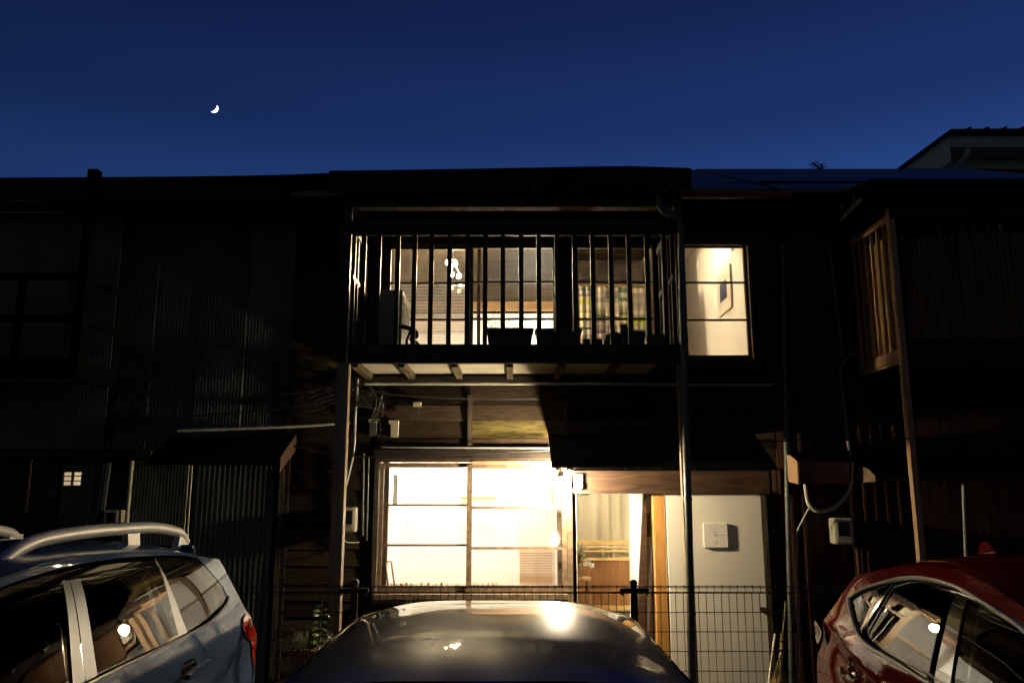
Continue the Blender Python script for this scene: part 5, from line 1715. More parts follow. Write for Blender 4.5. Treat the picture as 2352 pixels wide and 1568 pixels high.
MB().tube(spl([(dp0.x, YN + .05, n_t.z - .38), (dp0.x, YN + .15, n_t.z - .5), (dp0.x - 0.12, YN + .5, n_t.z - .75), (dp0.x - 0.12, YN + .55, n_t.z - 1.2)], 5) + [Vector((dp0.x - 0.12, YN + .55, 2.0))], 0.06, 10).build('downpipe', M['nbr_soffit'], nh, smooth=True)
for k in range(4):
    c = A(2215 + 41 * k, 299 - k * .6, YN)
    MB().prism([(c.x, YN - 0.1, c.z), (c.x + 0.10, YN - 0.1, c.z), (c.x + 0.09, YN - 0.1, c.z + 0.035)], (0, 0.06, 0)).build('snow_guard', M['roof_dk'], nh)

# ================================================================== MESH FENCE
YFN = 5.65
fn = thing('mesh_fence', 'dark welded mesh fence with folded top between cars and houses', 'fence', (0, YFN, 0))
fz = A(1100, 1343, YFN).z
pitch = 17.62 / FPX * (YFN * CT + (fz - CAM_H) * ST)
hp_ = 0.1255
fx0, fx1 = A(1458, 1343, YFN).x - 3 * 2.06, A(1458, 1343, YFN).x + 2.06
xp = A(1458, 1400, YFN).x
span = A(1458, 1343, YFN).x - A(815, 1343, YFN).x
for k in range(-3, 2):
    xa, xb = xp + span * k + 0.02, xp + span * (k + 1) - 0.02
    mb = MB()
    n = round((xb - xa) / pitch)
    for i in range(n + 1):
        x = xa + (xb - xa) * i / n
        r = 0.0029
        mb.tube([(x, YFN, 0.08), (x, YFN, fz - 0.052), (x, YFN - 0.034, fz - 0.040), (x, YFN - 0.034, fz - 0.012), (x, YFN - 0.020, fz + 0.002), (x, YFN - 0.004, fz - 0.006)], r, 4)
    zz = fz - 0.052
    while zz > 0.05:
        mb.tube([(xa, YFN + 0.004, zz), (xb, YFN + 0.004, zz)], 0.0030, 5)
        zz -= hp_
    for (yy, zz) in ((YFN - 0.0345, fz - 0.042), (YFN - 0.0345, fz - 0.012), (YFN - 0.003, fz - 0.006)):
        mb.tube([(xa, yy, zz), (xb, yy, zz)], 0.0030, 5)
    mb.build('mesh_panel', M['fence'], fn, kind='stuff')
for k in range(-3, 3):
    x = xp + span * k
    MB().tube([(x, YFN + 0.03, 0.0), (x, YFN + 0.03, fz + 0.006)], 0.024, 14).build('post', M['fence'], fn, smooth=True)
    MB().lathe((x, YFN + 0.03, fz + 0.0065), [(0.027, 0), (0.027, 0.012), (0.018, 0.024), (0.006, 0.028)], 14).build('post_cap', M['fence'], fn, smooth=True)
    MB().box(x - 0.10, x + 0.10, YFN - 0.012, YFN + 0.012, fz - 0.055, fz - 0.020).build('clamp', M['fence'], fn, bevel=0.006)
    for dx in (-0.085, 0.085):
        MB().lathe((x + dx, YFN - 0.012, fz - 0.066), [(0.008, 0), (0.008, 0.014)], 8).build('bolt', M['fence'], fn)

# ================================================================== PLANTS, POT AND BROOM
def leafy(label, px, py_top, Y, n, spread, seed, mleaf):
    rnd = random.Random(seed)
    top = A(px, py_top, Y)
    t = thing('leafy_plant', label, 'plant', (top.x, Y, 0))
    h = top.z
    pts = spl([(top.x + .02, Y, 0.02), (top.x + .01, Y, h * .4), (top.x - .01, Y, h * .75), (top.x, Y, h)], 6)
    MB().tube(pts, [0.007 - 0.004 * i / (len(pts) - 1) for i in range(len(pts))], 6).build('stem', M['stem'], t, smooth=True)
    for k in range(n):
        f = 0.42 + 0.57 * k / n
        c = pts[min(len(pts) - 1, int(f * (len(pts) - 1)))]
        a = math.pi * (k % 2) + rnd.uniform(-0.7, 0.7)
        L = spread * rnd.uniform(0.7, 1.15)
        d = Vector((math.cos(a), -0.6 + 0.4 * math.sin(a), rnd.uniform(-0.1, 0.6))).normalized()
        sd = d.cross(Vector((0, -0.6, 1))).normalized()
        up = Vector((0, 0, 1))
        mb = MB()
        w = L * 0.24
        ring = [(0, 0), (.3, .8), (.6, 1), (.85, .6), (1, 0)]
        P = []
        for u, ww in ring:
            mid = c + d * L * u + up * (-0.35 * L * u * u)
            P.append((mid - sd * w * ww, mid + up * 0.004, mid + sd * w * ww))
        for i in range(len(P) - 1):
            a0, b0_, c0_ = P[i]
            a1_, b1_, c1_ = P[i + 1]
            mb.add([a0, b0_, b1_, a1_], [(0, 1, 2, 3)])
            mb.add([b0_, c0_, c1_, b1_], [(0, 1, 2, 3)])
        mb.build('leaf', mleaf, t, recalc=False, smooth=True)
    return t


leafy('tall leafy plant growing left of the balcony post behind fence', 741, 1375, 6.45, 22, 0.085, 3, M['leaf'])
leafy('smaller leafy plant growing right of the balcony post behind fence', 793, 1462, 6.45, 14, 0.075, 5, M['leaf'])
for i, (px, py, lab) in enumerate(((826, 1420, 'thin stalk with dusky red flowers, taller of the two'), (868, 1447, 'thin stalk with dusky red flowers, shorter, beside the car roof'))):
    tp = A(px, py, 6.4)
    t = thing('flower_stalk', lab, 'flower', (tp.x, 6.4, 0))
    MB().tube([(tp.x + .02, 6.4, 0.0), (tp.x + 0.005, 6.4, tp.z - .12), (tp.x, 6.4, tp.z)], 0.003, 5).build('stem', M['stem'], t)
    mb = MB()
    rnd = random.Random(i)
    for k in range(16):
        c = Vector((tp.x + rnd.uniform(-.025, .025), 6.4 + rnd.uniform(-.02, .02), tp.z - rnd.uniform(0, .12)))
        mb.ball(c, rnd.uniform(.004, .008), 6, 4)
    mb.build('flower_head', M['redflower'], t, kind='stuff')
tw = A(958, 1366, 6.3)
t = thing('dry_twig', 'dry branching twig in front of the shop window sill', 'twig', (tw.x, 6.3, 0))
mb = MB()
rnd = random.Random(4)
root = Vector((tw.x - .02, 6.3, 0.0))
trunk = A(952, 1392, 6.3)
mb.tube([root, trunk], 0.005, 5)
for px, py in ((938, 1372), (947, 1366), (958, 1364), (968, 1366), (972, 1374), (918, 1384), (926, 1378)):
    q = A(px, py, 6.3 + rnd.uniform(-.04, .04))
    m_q = trunk.lerp(q, .5) + Vector((rnd.uniform(-.01, .01), 0, rnd.uniform(-.01, .012)))
    mb.tube([trunk, m_q, q], 0.003, 4)
    mb.tube([m_q, m_q + (q - trunk) * .35 + Vector((rnd.uniform(-.03, .03), 0, .02))], 0.002, 4)
mb.build('branches', M['twig'], t)
pt = A(707, 1500, 6.5)
t = thing('flower_pot', 'terracotta pot overgrown with grass behind the fence beside the blue car', 'pot', (pt.x, 6.5, 0.35))
MB().box(pt.x - 0.3, pt.x + 0.35, 6.36, 6.66, 0.0, 0.349).build('brick_stand', M['plank'], t)
MB().lathe((pt.x, 6.5, 0.35), [(0.10, 0), (0.12, 0.15), (0.135, 0.30)], 24).build('bowl', M['terracotta'], t, smooth=True)
MB().lathe((pt.x, 6.5, 0.6505), [(0.148, 0), (0.150, 0.05), (0.13, 0.052)], 24).build('rim', M['terracotta'], t, smooth=True)
mb = MB()
for i in range(160):
    a = random.uniform(0, 2 * math.pi)
    rr = random.uniform(0, 0.12)
    p0 = Vector((pt.x + rr * math.cos(a), 6.5 + rr * math.sin(a), 0.70))
    o_r = random.uniform(0.03, 0.17)
    p1 = p0 + Vector((math.cos(a) * o_r * .5, math.sin(a) * o_r * .5, random.uniform(.05, .13)))
    p2 = p0 + Vector((math.cos(a) * o_r, math.sin(a) * o_r, random.uniform(-.12, .10)))
    mb.tube([p0, p1, p2], 0.0020, 3)
mb.build('grass', M['leaf_dark'], t, kind='stuff')
pf = A(738, 1490, 6.35)
t = thing('small_flower', 'small pale flower beside the terracotta pot', 'flower', (pf.x, 6.35, 0))
MB().tube([(pf.x, 6.35, 0), (pf.x, 6.35, pf.z)], 0.003, 5).build('stem', M['stem'], t)
mb = MB()
for k in range(6):
    a = k * math.pi / 3
    c = Vector((pf.x, 6.345, pf.z))
    mb.add([c, c + Vector((math.cos(a) * .018 - math.sin(a) * .008, -.006, math.sin(a) * .018 + math.cos(a) * .008)), c + Vector((math.cos(a) * .030, -.004, math.sin(a) * .030)),
            c + Vector((math.cos(a) * .018 + math.sin(a) * .008, -.006, math.sin(a) * .018 - math.cos(a) * .008))], [(0, 1, 2, 3)])
mb.build('bloom', M['petal'], t, recalc=False)
# bamboo broom and pale stick at the right of the door
bt = A(1796, 1452, 7.3)
bm_ = thing('bamboo_broom', 'bamboo twig broom leaning upside down beside the white door', 'broom', (bt.x, 7.3, 0))
MB().tube([A(1805, 1380, 7.5), A(1795, 1500, 7.3), A(1790, 1580, 7.2)], 0.010, 8).build('handle', M['stem'], bm_)
mb = MB()
rnd = random.Random(9)
neck, top_ = A(1793, 1520, 7.28), A(1797, 1455, 7.33)
for k in range(60):
    f = k / 59
    e = Vector((neck.x + rnd.uniform(-.17, .10), neck.y + rnd.uniform(-.06, .06), neck.z - rnd.uniform(.28, .42)))
    s_ = neck + Vector((rnd.uniform(-.018, .018), rnd.uniform(-.01, .01), rnd.uniform(-.03, .03)))
    mb.tube([top_ + Vector((rnd.uniform(-.012, .012), 0, rnd.uniform(-.06, .02))), s_, e], 0.0026, 4)
mb.build('twigs', M['broom'], bm_, kind='stuff')
for k in range(3):
    c = neck.lerp(top_, 0.15 + 0.3 * k)
    MB().tube([c + Vector((0, 0, -.006)), c + Vector((0, 0, .006))], 0.024, 10).build('binding', M['cable'], bm_)
pipe_thing('white_stick', 'thin pale stick leaning beside the bamboo broom', spl([A(1780, 1455, 7.5), A(1774, 1500, 7.42), A(1766, 1560, 7.3), A(1764, 1600, 7.25)], 5), 0.010, M['broom_stick'], 'stick')

# ================================================================== CARS
def smooth_table(xs, ys):
    def raw(x):
        if x <= xs[0]:
            return ys[0]
        if x >= xs[-1]:
            return ys[-1]
        for i in range(len(xs) - 1):
            if x <= xs[i + 1]:
                t = (x - xs[i]) / (xs[i + 1] - xs[i])
                return ys[i] * (1 - t) + ys[i + 1] * t

    def f(x, r=0.09):
        s = w = 0.0
        for k in range(-8, 9):
            g_ = 1 - (k / 9) ** 2
            s += g_ * raw(x + r * k / 8)
            w += g_
        return s / w
    return f


class Car:
    """A car body as real surfaces: sides are height fields over (y, h), so every panel, pane and lamp is cut from one true form."""

    def __init__(s, root, XC, hw, tail_xy, front_y, paint):
        s.root, s.XC, s.hw, s.paint, s.front = root, XC, hw, paint, front_y
        s.tail = smooth_table([p[0] for p in tail_xy], [p[1] for p in tail_xy])

    def pt(s, Y, h, sg, off=0.0):
        return Vector((s.XC + sg * (s.hw(Y, h) + off), Y, h))

    def nrm(s, Y, h, sg):
        e = 0.01
        dy = (s.hw(Y + e, h) - s.hw(Y - e, h)) / (2 * e)
        dh = (s.hw(Y, h + e) - s.hw(Y, h - e)) / (2 * e)
        return Vector((sg, -dy, -dh)).normalized()

    def panel(s, name, outline, m, sg, parent=None, off=0.0, step=0.05, label=None, yaw=None):
        parent = parent or s.root
        pts = [Vector((p[0], p[1])) for p in outline]
        out = []
        for i, p in enumerate(pts):                       # even out the rim
            q = pts[(i + 1) % len(pts)]
            n = max(1, int((q - p).length / step))
            for k in range(n):
                out.append(p.lerp(q, k / n))
        nb_ = len(out)
        x0, x1 = min(p.x for p in out), max(p.x for p in out)
        y0, y1 = min(p.y for p in out), max(p.y for p in out)
        inner = []
        j = 0
        y = y0 + step / 2
        while y < y1:
            x = x0 + step / 2 + (step / 2 if j % 2 else 0)
            while x < x1:
                c = Vector((x, y))
                if min((c - q).length for q in out) > step * 0.45:
                    inner.append(c)
                x += step
            y += step * 0.9
            j += 1
        r_ = delaunay_2d_cdt(out + inner, [], [list(range(nb_))], 1, 1e-5)
        v2, tris = r_[0], r_[2]
        org = ORG[parent.name]
        me = bpy.data.meshes.new(name)
        yw, yc = yaw or (0.0, 0.0)
        vs_ = [s.pt(p.x, p.y, sg, off + yw * (p.x - yc)) - org for p in v2]
        fs_ = [tuple(t) if sg > 0 else tuple(t)[::-1] for t in tris]
        me.from_pydata(vs_, [], fs_)
        for p in me.polygons:
            p.use_smooth = True
        me.update()
        if len(me.polygons):
            nn = [(s.nrm(p.x, p.y, sg) + Vector((0, -yw, 0))).normalized() for p in v2]
            fn_ = me.polygons[0].normal
            if fn_.dot(nn[me.polygons[0].vertices[0]]) < 0:
                me.flip_normals()
            me.normals_split_custom_set_from_vertices(nn)
        me.materials.append(m)
        o = bpy.data.objects.new(name, me)
        COL.objects.link(o)
        o.parent = parent
        ORG[o.name] = org
        if label:
            o['label'] = label
        return o

    def strip(s, name, line, r, m, sg, off=0.004, parent=None, closed=False, r2=None, n=8):
        pts = [s.pt(p[0], p[1], sg, off) for p in line]
        return MB().tube(pts, r, n, closed=closed, r2=r2, up=(sg, 0, 0.2)).build(name, m, parent or s.root, smooth=True)

    def roof(s, name, drip, rise, y0, y1, m, power=5.0, name2=None):
        nu, nv = 40, 36

        def f(u, v):
            Y = y0 + (y1 - y0) * v
            d = drip(Y)
            w = s.hw(Y, d)
            t = 2 * u - 1
            return Vector((s.XC + w * t, Y, d + rise(Y) * (1 - abs(t) ** power) + 0.0))
        return MB().grid(f, nu, nv).build(name, m, s.root, smooth=True, recalc=False, sharp=80)

    def tail_surface(s, name, h0, h1, m, bulge=0.10, off=0.0, wk=1.0):
        def f(u, v):
            h = h0 + (h1 - h0) * v
            Y = s.tail(h)
            w = s.hw(Y, h) * wk
            t = 2 * u - 1
            return Vector((s.XC + w * t, Y + bulge * (1 - t * t) + off, h))
        return MB().grid(f, 24, 10).build(name, m, s.root, smooth=True, recalc=False)

    def cross_surface(s, name, a, b, m, crown=0.03, wk=1.0):
        """Windscreen, bonnet or nose: a sheet across the car from (Y, h) a to (Y, h) b."""
        def f(u, v):
            Y = a[0] + (b[0] - a[0]) * v
            h = a[1] + (b[1] - a[1]) * v
            w = s.hw(Y, min(h, 1.6)) * wk
            t = 2 * u - 1
            return Vector((s.XC + w * t, Y, h + crown * (1 - t * t)))
        return MB().grid(f, 20, 8).build(name, m, s.root, smooth=True, recalc=False)

    def wheel(s, Y, sg, r=0.34):
        w_ = s.hw(Y, 0.6)
        x0, x1 = s.XC + sg * (w_ - 0.20), s.XC + sg * (w_ - 0.012)
        t = MB().tube([(x0, Y, r), (x0 + (x1 - x0) * .1, Y, r), (x0 + (x1 - x0) * .9, Y, r), (x1, Y, r)], [r * .93, r, r, r * .93], 28, up=(0, 0, 1)).build('wheel', M['tyre'], s.root, smooth=True)
        MB().tube([(x1 + sg * 0.001, Y, r), (x1 + sg * 0.008, Y, r)], [r * .64, r * .58], 20).build('rim', M['rim'], t, smooth=True)

    def cabin(s, h0, y_a, y_b, rows):
        MB().box(s.XC - 0.76, s.XC + 0.76, s.front + 0.2, s.tail(0.9) - 0.12, 0.22, h0 - 0.14).build('chassis', M['interior'], s.root)
        for Y in rows:
            for dx in (-0.36, 0.36):
                q = MB().box(s.XC + dx - 0.23, s.XC + dx + 0.23, Y, Y + 0.12, h0 - 0.13, h0 + 0.10).build('seat_back', M['interior'], s.root, bevel=0.04)
                MB().box(s.XC + dx - 0.12, s.XC + dx + 0.12, Y + 0.03, Y + 0.11, h0 + 0.13, h0 + 0.27).build('head_rest', M['interior'], q, bevel=0.03)


def arch(cy, cz, r, a0, a1, n=14):
    return [(cy + r * math.cos(R(a0 + (a1 - a0) * k / n)), cz + r * math.sin(R(a0 + (a1 - a0) * k / n))) for k in range(n + 1)]


# ---- blue SUV on the left
suv = thing('blue_suv', 'slate-blue SUV with silver roof rails parked at the left', 'car', (-2.52, 3.1, 0))
t_suv = smooth_table([.2, .3, .45, .75, .95, 1.08, 1.13, 1.19, 1.4, 1.53, 1.58, 1.63, 1.75], [.80, .855, .89, .892, .898, .90, .893, .868, .800, .750, .722, .68, .55])


def hw_suv(Y, h):
    b = t_suv(h)
    if Y > 4.5:
        b -= .02 * ((min(Y, 5.5) - 4.5) / .83) ** 2
    if Y < 1.9:
        b -= .10 * ((1.9 - Y) / 1.1) ** 2
    b += 0.018 * math.exp(-((Y - 4.42) / .5) ** 2 - ((h - .62) / .22) ** 2)
    b -= 0.012 * math.exp(-((h - .86) / .07) ** 2)
    return b


C1 = Car(suv, -2.52, hw_suv, [(.3, 5.33), (.6, 5.42), (.75, 5.43), (.97, 5.39), (1.15, 5.20), (1.30, 5.09), (1.5, 4.94)], 0.85, M['suv_paint'])
drip_pts = [(4.94, 1.495), (4.80, 1.515), (4.639, 1.537), (4.4, 1.575), (3.915, 1.612), (3.513, 1.622), (3.177, 1.613), (2.894, 1.59), (2.5, 1.54), (2.2, 1.48)]
drip1 = smooth_table([p[0] for p in drip_pts[::-1]], [p[1] for p in drip_pts[::-1]])
belt1 = spl([(4.92, 1.28), (4.843, 1.248), (4.59, 1.20), (4.29, 1.184), (3.8, 1.175), (3.28, 1.166), (2.4, 1.13), (1.65, 1.08)], 6)
drip_c = [Vector((4.94 - (4.94 - 2.2) * k / 45, drip1(4.94 - (4.94 - 2.2) * k / 45))) for k in range(46)]
rearw = spl([(4.639, 1.530), (4.745, 1.452), (4.876, 1.350), (4.92, 1.28)], 6)
tail1 = [(C1.tail(h), h) for h in (0.32, .45, .6, .75, .85, .97, 1.06, 1.15, 1.22, 1.30, 1.4, 1.49)]
seam1 = spl([(4.301, 1.176), (4.379, 1.117), (4.452, 1.044), (4.515, 0.889), (4.50, 0.80)], 6)
for sg in (1, -1):
    # quarter panel with the rear pillar
    q_out = [(5.25, .32)] + tail1 + [(4.94, drip1(4.94)), (4.80, drip1(4.80)), (4.70, drip1(4.70))] + [tuple(p) for p in rearw] + [tuple(p) for p in belt1[1:19] if p[0] > 4.302] + [tuple(p) for p in seam1] + arch(4.42, .34, .40, 78, 0)
    C1.panel('quarter_panel', q_out, C1.paint, sg)
    d_out = [(p[0] - .006, p[1]) for p in seam1[::-1]] + [tuple(p) for p in belt1 if 3.26 < p[0] < 4.29] + [(3.25, 1.16), (3.22, .42), (4.02, .40)] + arch(4.42, .34, .40, 172, 82)
    rd = C1.panel('rear_door', d_out, C1.paint, sg)
    fd_out = [tuple(p) for p in belt1 if 2.1 < p[0] < 3.235] + [(2.05, 1.10), (2.05, .42), (3.21, .42), (3.243, 1.158)]
    fd = C1.panel('front_door', fd_out, C1.paint, sg)
    ff_out = [(2.043, 1.10), (1.65, 1.075), (1.2, 1.0), (.95, .92), (.86, .75), (.88, .32), (1.25, .32)] + arch(1.65, .34, .40, 180, 0) + [(2.043, .34)]
    C1.panel('front_wing', ff_out, C1.paint, sg)
    # cantrail, black window surround, panes, pillar covers
    top_s = [(4.639, 1.530), (4.4, 1.560), (3.915, 1.590), (3.513, 1.598), (3.177, 1.588), (2.894, 1.565), (2.5, 1.512), (2.2, 1.45)]
    top_c = spl(top_s, 5)
    C1.panel('cantrail', [tuple(p) for p in drip_c[5:]] + [(1.62, 1.12), (1.68, 1.09)] + [tuple(p) for p in top_c[::-1]], C1.paint, sg)
    C1.panel('window_surround', [tuple(p) for p in top_c] + [(1.68, 1.09)] + [tuple(p) for p in belt1[::-1]] + [tuple(p) for p in rearw[::-1][1:-1]], M['gloss_black'], sg, off=-0.030)
    q_g = [(4.255, 1.200), (4.56, 1.217), (4.83, 1.262), (4.895, 1.285), (4.862, 1.348), (4.735, 1.446), (4.63, 1.515), (4.4, 1.545), (4.135, 1.565)]
    C1.panel('quarter_window', q_g, M['car_glass'], sg, off=0.001)
    d_g = [(4.105, 1.195), (3.36, 1.182), (3.41, 1.536), (3.72, 1.538), (4.10, 1.532)]
    C1.panel('rear_window', d_g, M['car_glass'], sg, off=0.006, yaw=(0.036, 3.73))
    f_g = [(3.16, 1.176), (2.3, 1.140), (1.95, 1.12), (2.35, 1.44), (2.65, 1.515), (3.0, 1.545), (3.265, 1.555)]
    C1.panel('front_window', f_g, M['car_glass'], sg, off=-0.001)
    C1.panel('rear_pillar', [(4.135, 1.193), (4.245, 1.194), (4.127, 1.572), (4.112, 1.545)], M['pillar'], sg, off=0.006)
    C1.panel('centre_pillar', [(3.258, 1.180), (3.345, 1.182), (3.398, 1.545), (3.325, 1.548)], M['pillar'], sg, off=0.006)
    C1.panel('centre_pillar', [(3.165, 1.178), (3.250, 1.180), (3.318, 1.548), (3.272, 1.552)], M['pillar'], sg, off=0.006)
    C1.strip('belt_trim', [tuple(p) for p in belt1 if p[0] > 1.7], 0.008, M['trim'], sg, 0.002, r2=0.013)
    C1.strip('window_seal', [(4.10, 1.531), (3.72, 1.542), (3.41, 1.549), (3.30, 1.551)], 0.006, M['gloss_black'], sg, 0.006)
    C1.strip('drip_moulding', [tuple(p) for p in drip_c[6:]], 0.006, M['suv_paint'], sg, 0.0)
    lamp = [(5.079, 1.138), (5.15, 1.152), (5.20, 1.145)] + [(C1.tail(h) - .004, h) for h in (1.10, 1.05, 1.0, .94, .88, .82, .79)] + [(5.36, .83), (5.31, .92), (5.22, .985), (5.13, 1.015), (5.05, 1.082)]
    tl_ = C1.panel('tail_lamp', lamp, M['lens_red'], sg, off=0.008, step=0.03)
    C1.panel('reflector', [(5.19, 1.12), (5.24, 1.10), (5.25, 1.05), (5.18, 1.07)], M['lens_pale'], sg, parent=tl_, off=0.011, step=0.03)
    C1.strip('lamp_edge', [lamp[-3], lamp[-2], lamp[-1], lamp[0], lamp[1], lamp[2]], 0.004, M['chrome'], sg, 0.009, parent=tl_)
    C1.strip('gate_seam', [(5.05, 1.08), (5.22, .982), (5.34, .86), (5.38, .77), (5.34, .68), (5.22, .64)], 0.004, M['gloss_black'], sg, 0.002)
    hp2 = [(4.124, 1.035), (4.164, 1.065), (4.24, 1.068), (4.30, 1.058), (4.33, 1.02), (4.30, .985), (4.241, 0.968), (4.153, 0.99)]
    hd = C1.panel('handle_recess', hp2, M['gloss_black'], sg, parent=rd, off=0.002, step=0.03)
    C1.strip('door_handle', [(4.13, 1.005), (4.20, 1.018), (4.30, 1.024), (4.40, 1.026)], 0.011, M['suv_paint'], sg, 0.030, parent=rd, r2=0.016)
    hp3 = [(p[0] - 0.98, p[1] - .01) for p in hp2]
    C1.panel('handle_recess', hp3, M['gloss_black'], sg, parent=fd, off=0.002, step=0.03)
    C1.strip('door_handle', [(3.15, .995), (3.22, 1.008), (3.32, 1.014), (3.42, 1.016)], 0.011, M['suv_paint'], sg, 0.030, parent=fd, r2=0.016)
    # roof rail with three feet
    rail = spl([(4.900, 1.598), (4.845, 1.632), (4.76, 1.664), (4.475, 1.700), (4.211, 1.710), (3.769, 1.714), (3.413, 1.702), (3.24, 1.672), (3.13, 1.625)], 7)
    xr = -1.95 if sg > 0 else -2.94
    rl = MB().tube([(xr, p[0], p[1]) for p in rail], 0.024, 12, r2=0.030).build('roof_rail', M['rail'], suv, smooth=True)
    for (ya, yb, sk) in ((4.14, 4.27, 0.02), (4.74, 4.87, -0.03), (3.15, 3.32, 0.03)):
        zt = 1.685 if ya == 4.14 else 1.645
        MB().hexa([(xr - .02, ya, 1.57), (xr + .02, ya, 1.57), (xr + .02, yb, 1.57), (xr - .02, yb, 1.57),
                   (xr - .017, ya - sk, zt), (xr + .017, ya - sk, zt), (xr + .017, yb - sk, zt), (xr - .017, yb - sk, zt)]).build('rail_foot', M['rail'], rl)
    for Y in (4.42, 1.65):
        C1.wheel(Y, sg)
    MB().ball((C1.XC + sg * 1.02, 1.95, 1.16), 0.11, 16, 10, 0.75).build('wing_mirror', M['suv_paint'], suv, smooth=True)
C1.roof('roof', drip1, lambda Y: 0.062 if Y < 4.6 else 0.062 - 0.05 * ((Y - 4.6) / .34) ** 2 * .6, 2.2, 4.94, C1.paint)
sp_ = MB()
sp_.hexa([(C1.XC - .66, 4.82, 1.535), (C1.XC + .66, 4.82, 1.535), (C1.XC + .60, 5.00, 1.515), (C1.XC - .60, 5.00, 1.515),
          (C1.XC - .66, 4.78, 1.592), (C1.XC + .66, 4.78, 1.592), (C1.XC + .60, 4.985, 1.572), (C1.XC - .60, 4.985, 1.572)])
sp_.build('spoiler', M['suv_paint'], suv, bevel=0.015)
C1.tail_surface('bumper', .30, .70, M['suv_paint'], .09)
C1.tail_surface('tailgate', .703, 1.16, M['suv_paint'], .06)
C1.tail_surface('rear_screen', 1.163, 1.495, M['car_glass'], .05)
C1.cross_surface('windscreen', (2.2, 1.49), (1.55, 1.07), M['car_glass'], .05)
C1.cross_surface('bonnet', (1.545, 1.065), (.95, .94), M['suv_paint'], .03)
C1.cross_surface('nose', (.948, .94), (.86, .30), M['suv_paint'], .0)
C1.cabin(1.12, 0, 0, (2.75, 3.9))

# ---- red car on the right
red = thing('red_car', 'deep red crossover with chrome window trim parked at the right', 'car', (2.72, 3.0, 0))
t_red = smooth_table([.2, .3, .45, .75, .95, 1.05, 1.10, 1.16, 1.35, 1.42, 1.48, 1.54, 1.6], [.82, .87, .91, .915, .92, .92, .912, .888, .818, .788, .752, .70, .64])


def hw_red(Y, h):
    b = t_red(h)
    if Y > 4.3:
        b -= .08 * ((min(Y, 5.5) - 4.3) / .85) ** 2
    if Y < 1.7:
        b -= .10 * ((1.7 - Y) / 1.1) ** 2
    # the crease falling forward from the rear pillar and the hollow below it
    hc = 1.135 - 0.27 * max(0.0, (4.75 - Y)) * (1.0 if Y > 4.0 else 0) - (0.2025 if Y <= 4.0 else 0)
    k = 1 / (1 + math.exp(-(Y - 3.6) / .2))
    b += k * (0.016 * math.exp(-((h - hc) / .05) ** 2) - 0.026 * math.exp(-((h - hc + .13) / .09) ** 2))
    b += 0.030 * math.exp(-((Y - 4.45) / .45) ** 2 - ((h - .66) / .20) ** 2)
    return b


C2 = Car(red, 2.72, hw_red, [(.3, 5.22), (.55, 5.34), (.75, 5.31), (.9, 5.24), (1.0, 5.14), (1.07, 5.02), (1.143, 5.0), (1.29, 4.84), (1.43, 4.68)], 0.75, M['red_paint'])
ct = [(4.664, 1.306), (4.60, 1.333), (4.498, 1.374), (4.205, 1.455), (4.005, 1.484), (3.772, 1.486), (3.607, 1.473), (3.354, 1.434), (3.133, 1.390), (2.7, 1.27), (2.2, 1.10)]
cb = [(4.664, 1.306), (4.625, 1.280), (4.554, 1.233), (4.404, 1.155), (4.242, 1.121), (4.027, 1.107), (3.836, 1.095), (3.676, 1.083), (3.2, 1.055), (2.7, 1.04), (2.2, 1.03)]
ctc, cbc = spl(ct, 6), spl(cb, 6)
dr2 = [(4.68, 1.425), (4.60, 1.452), (4.45, 1.478), (4.205, 1.522), (4.0, 1.542), (3.77, 1.543), (3.5, 1.520), (3.133, 1.452), (2.7, 1.335), (2.4, 1.235)]
drip2 = smooth_table([p[0] for p in dr2[::-1]], [p[1] for p in dr2[::-1]])
dr2c = [Vector((4.68 - (4.68 - 2.4) * k / 50, drip2(4.68 - (4.68 - 2.4) * k / 50))) for k in range(51)]
tail2 = [(C2.tail(h), h) for h in (.32, .45, .6, .75, .9, 1.0, 1.04, 1.07, 1.10, 1.143, 1.2, 1.29, 1.36, 1.425)]
seam2 = spl([(4.60, 1.255), (4.66, 1.13), (4.665, 1.02), (4.60, .90), (4.52, .80)], 6)
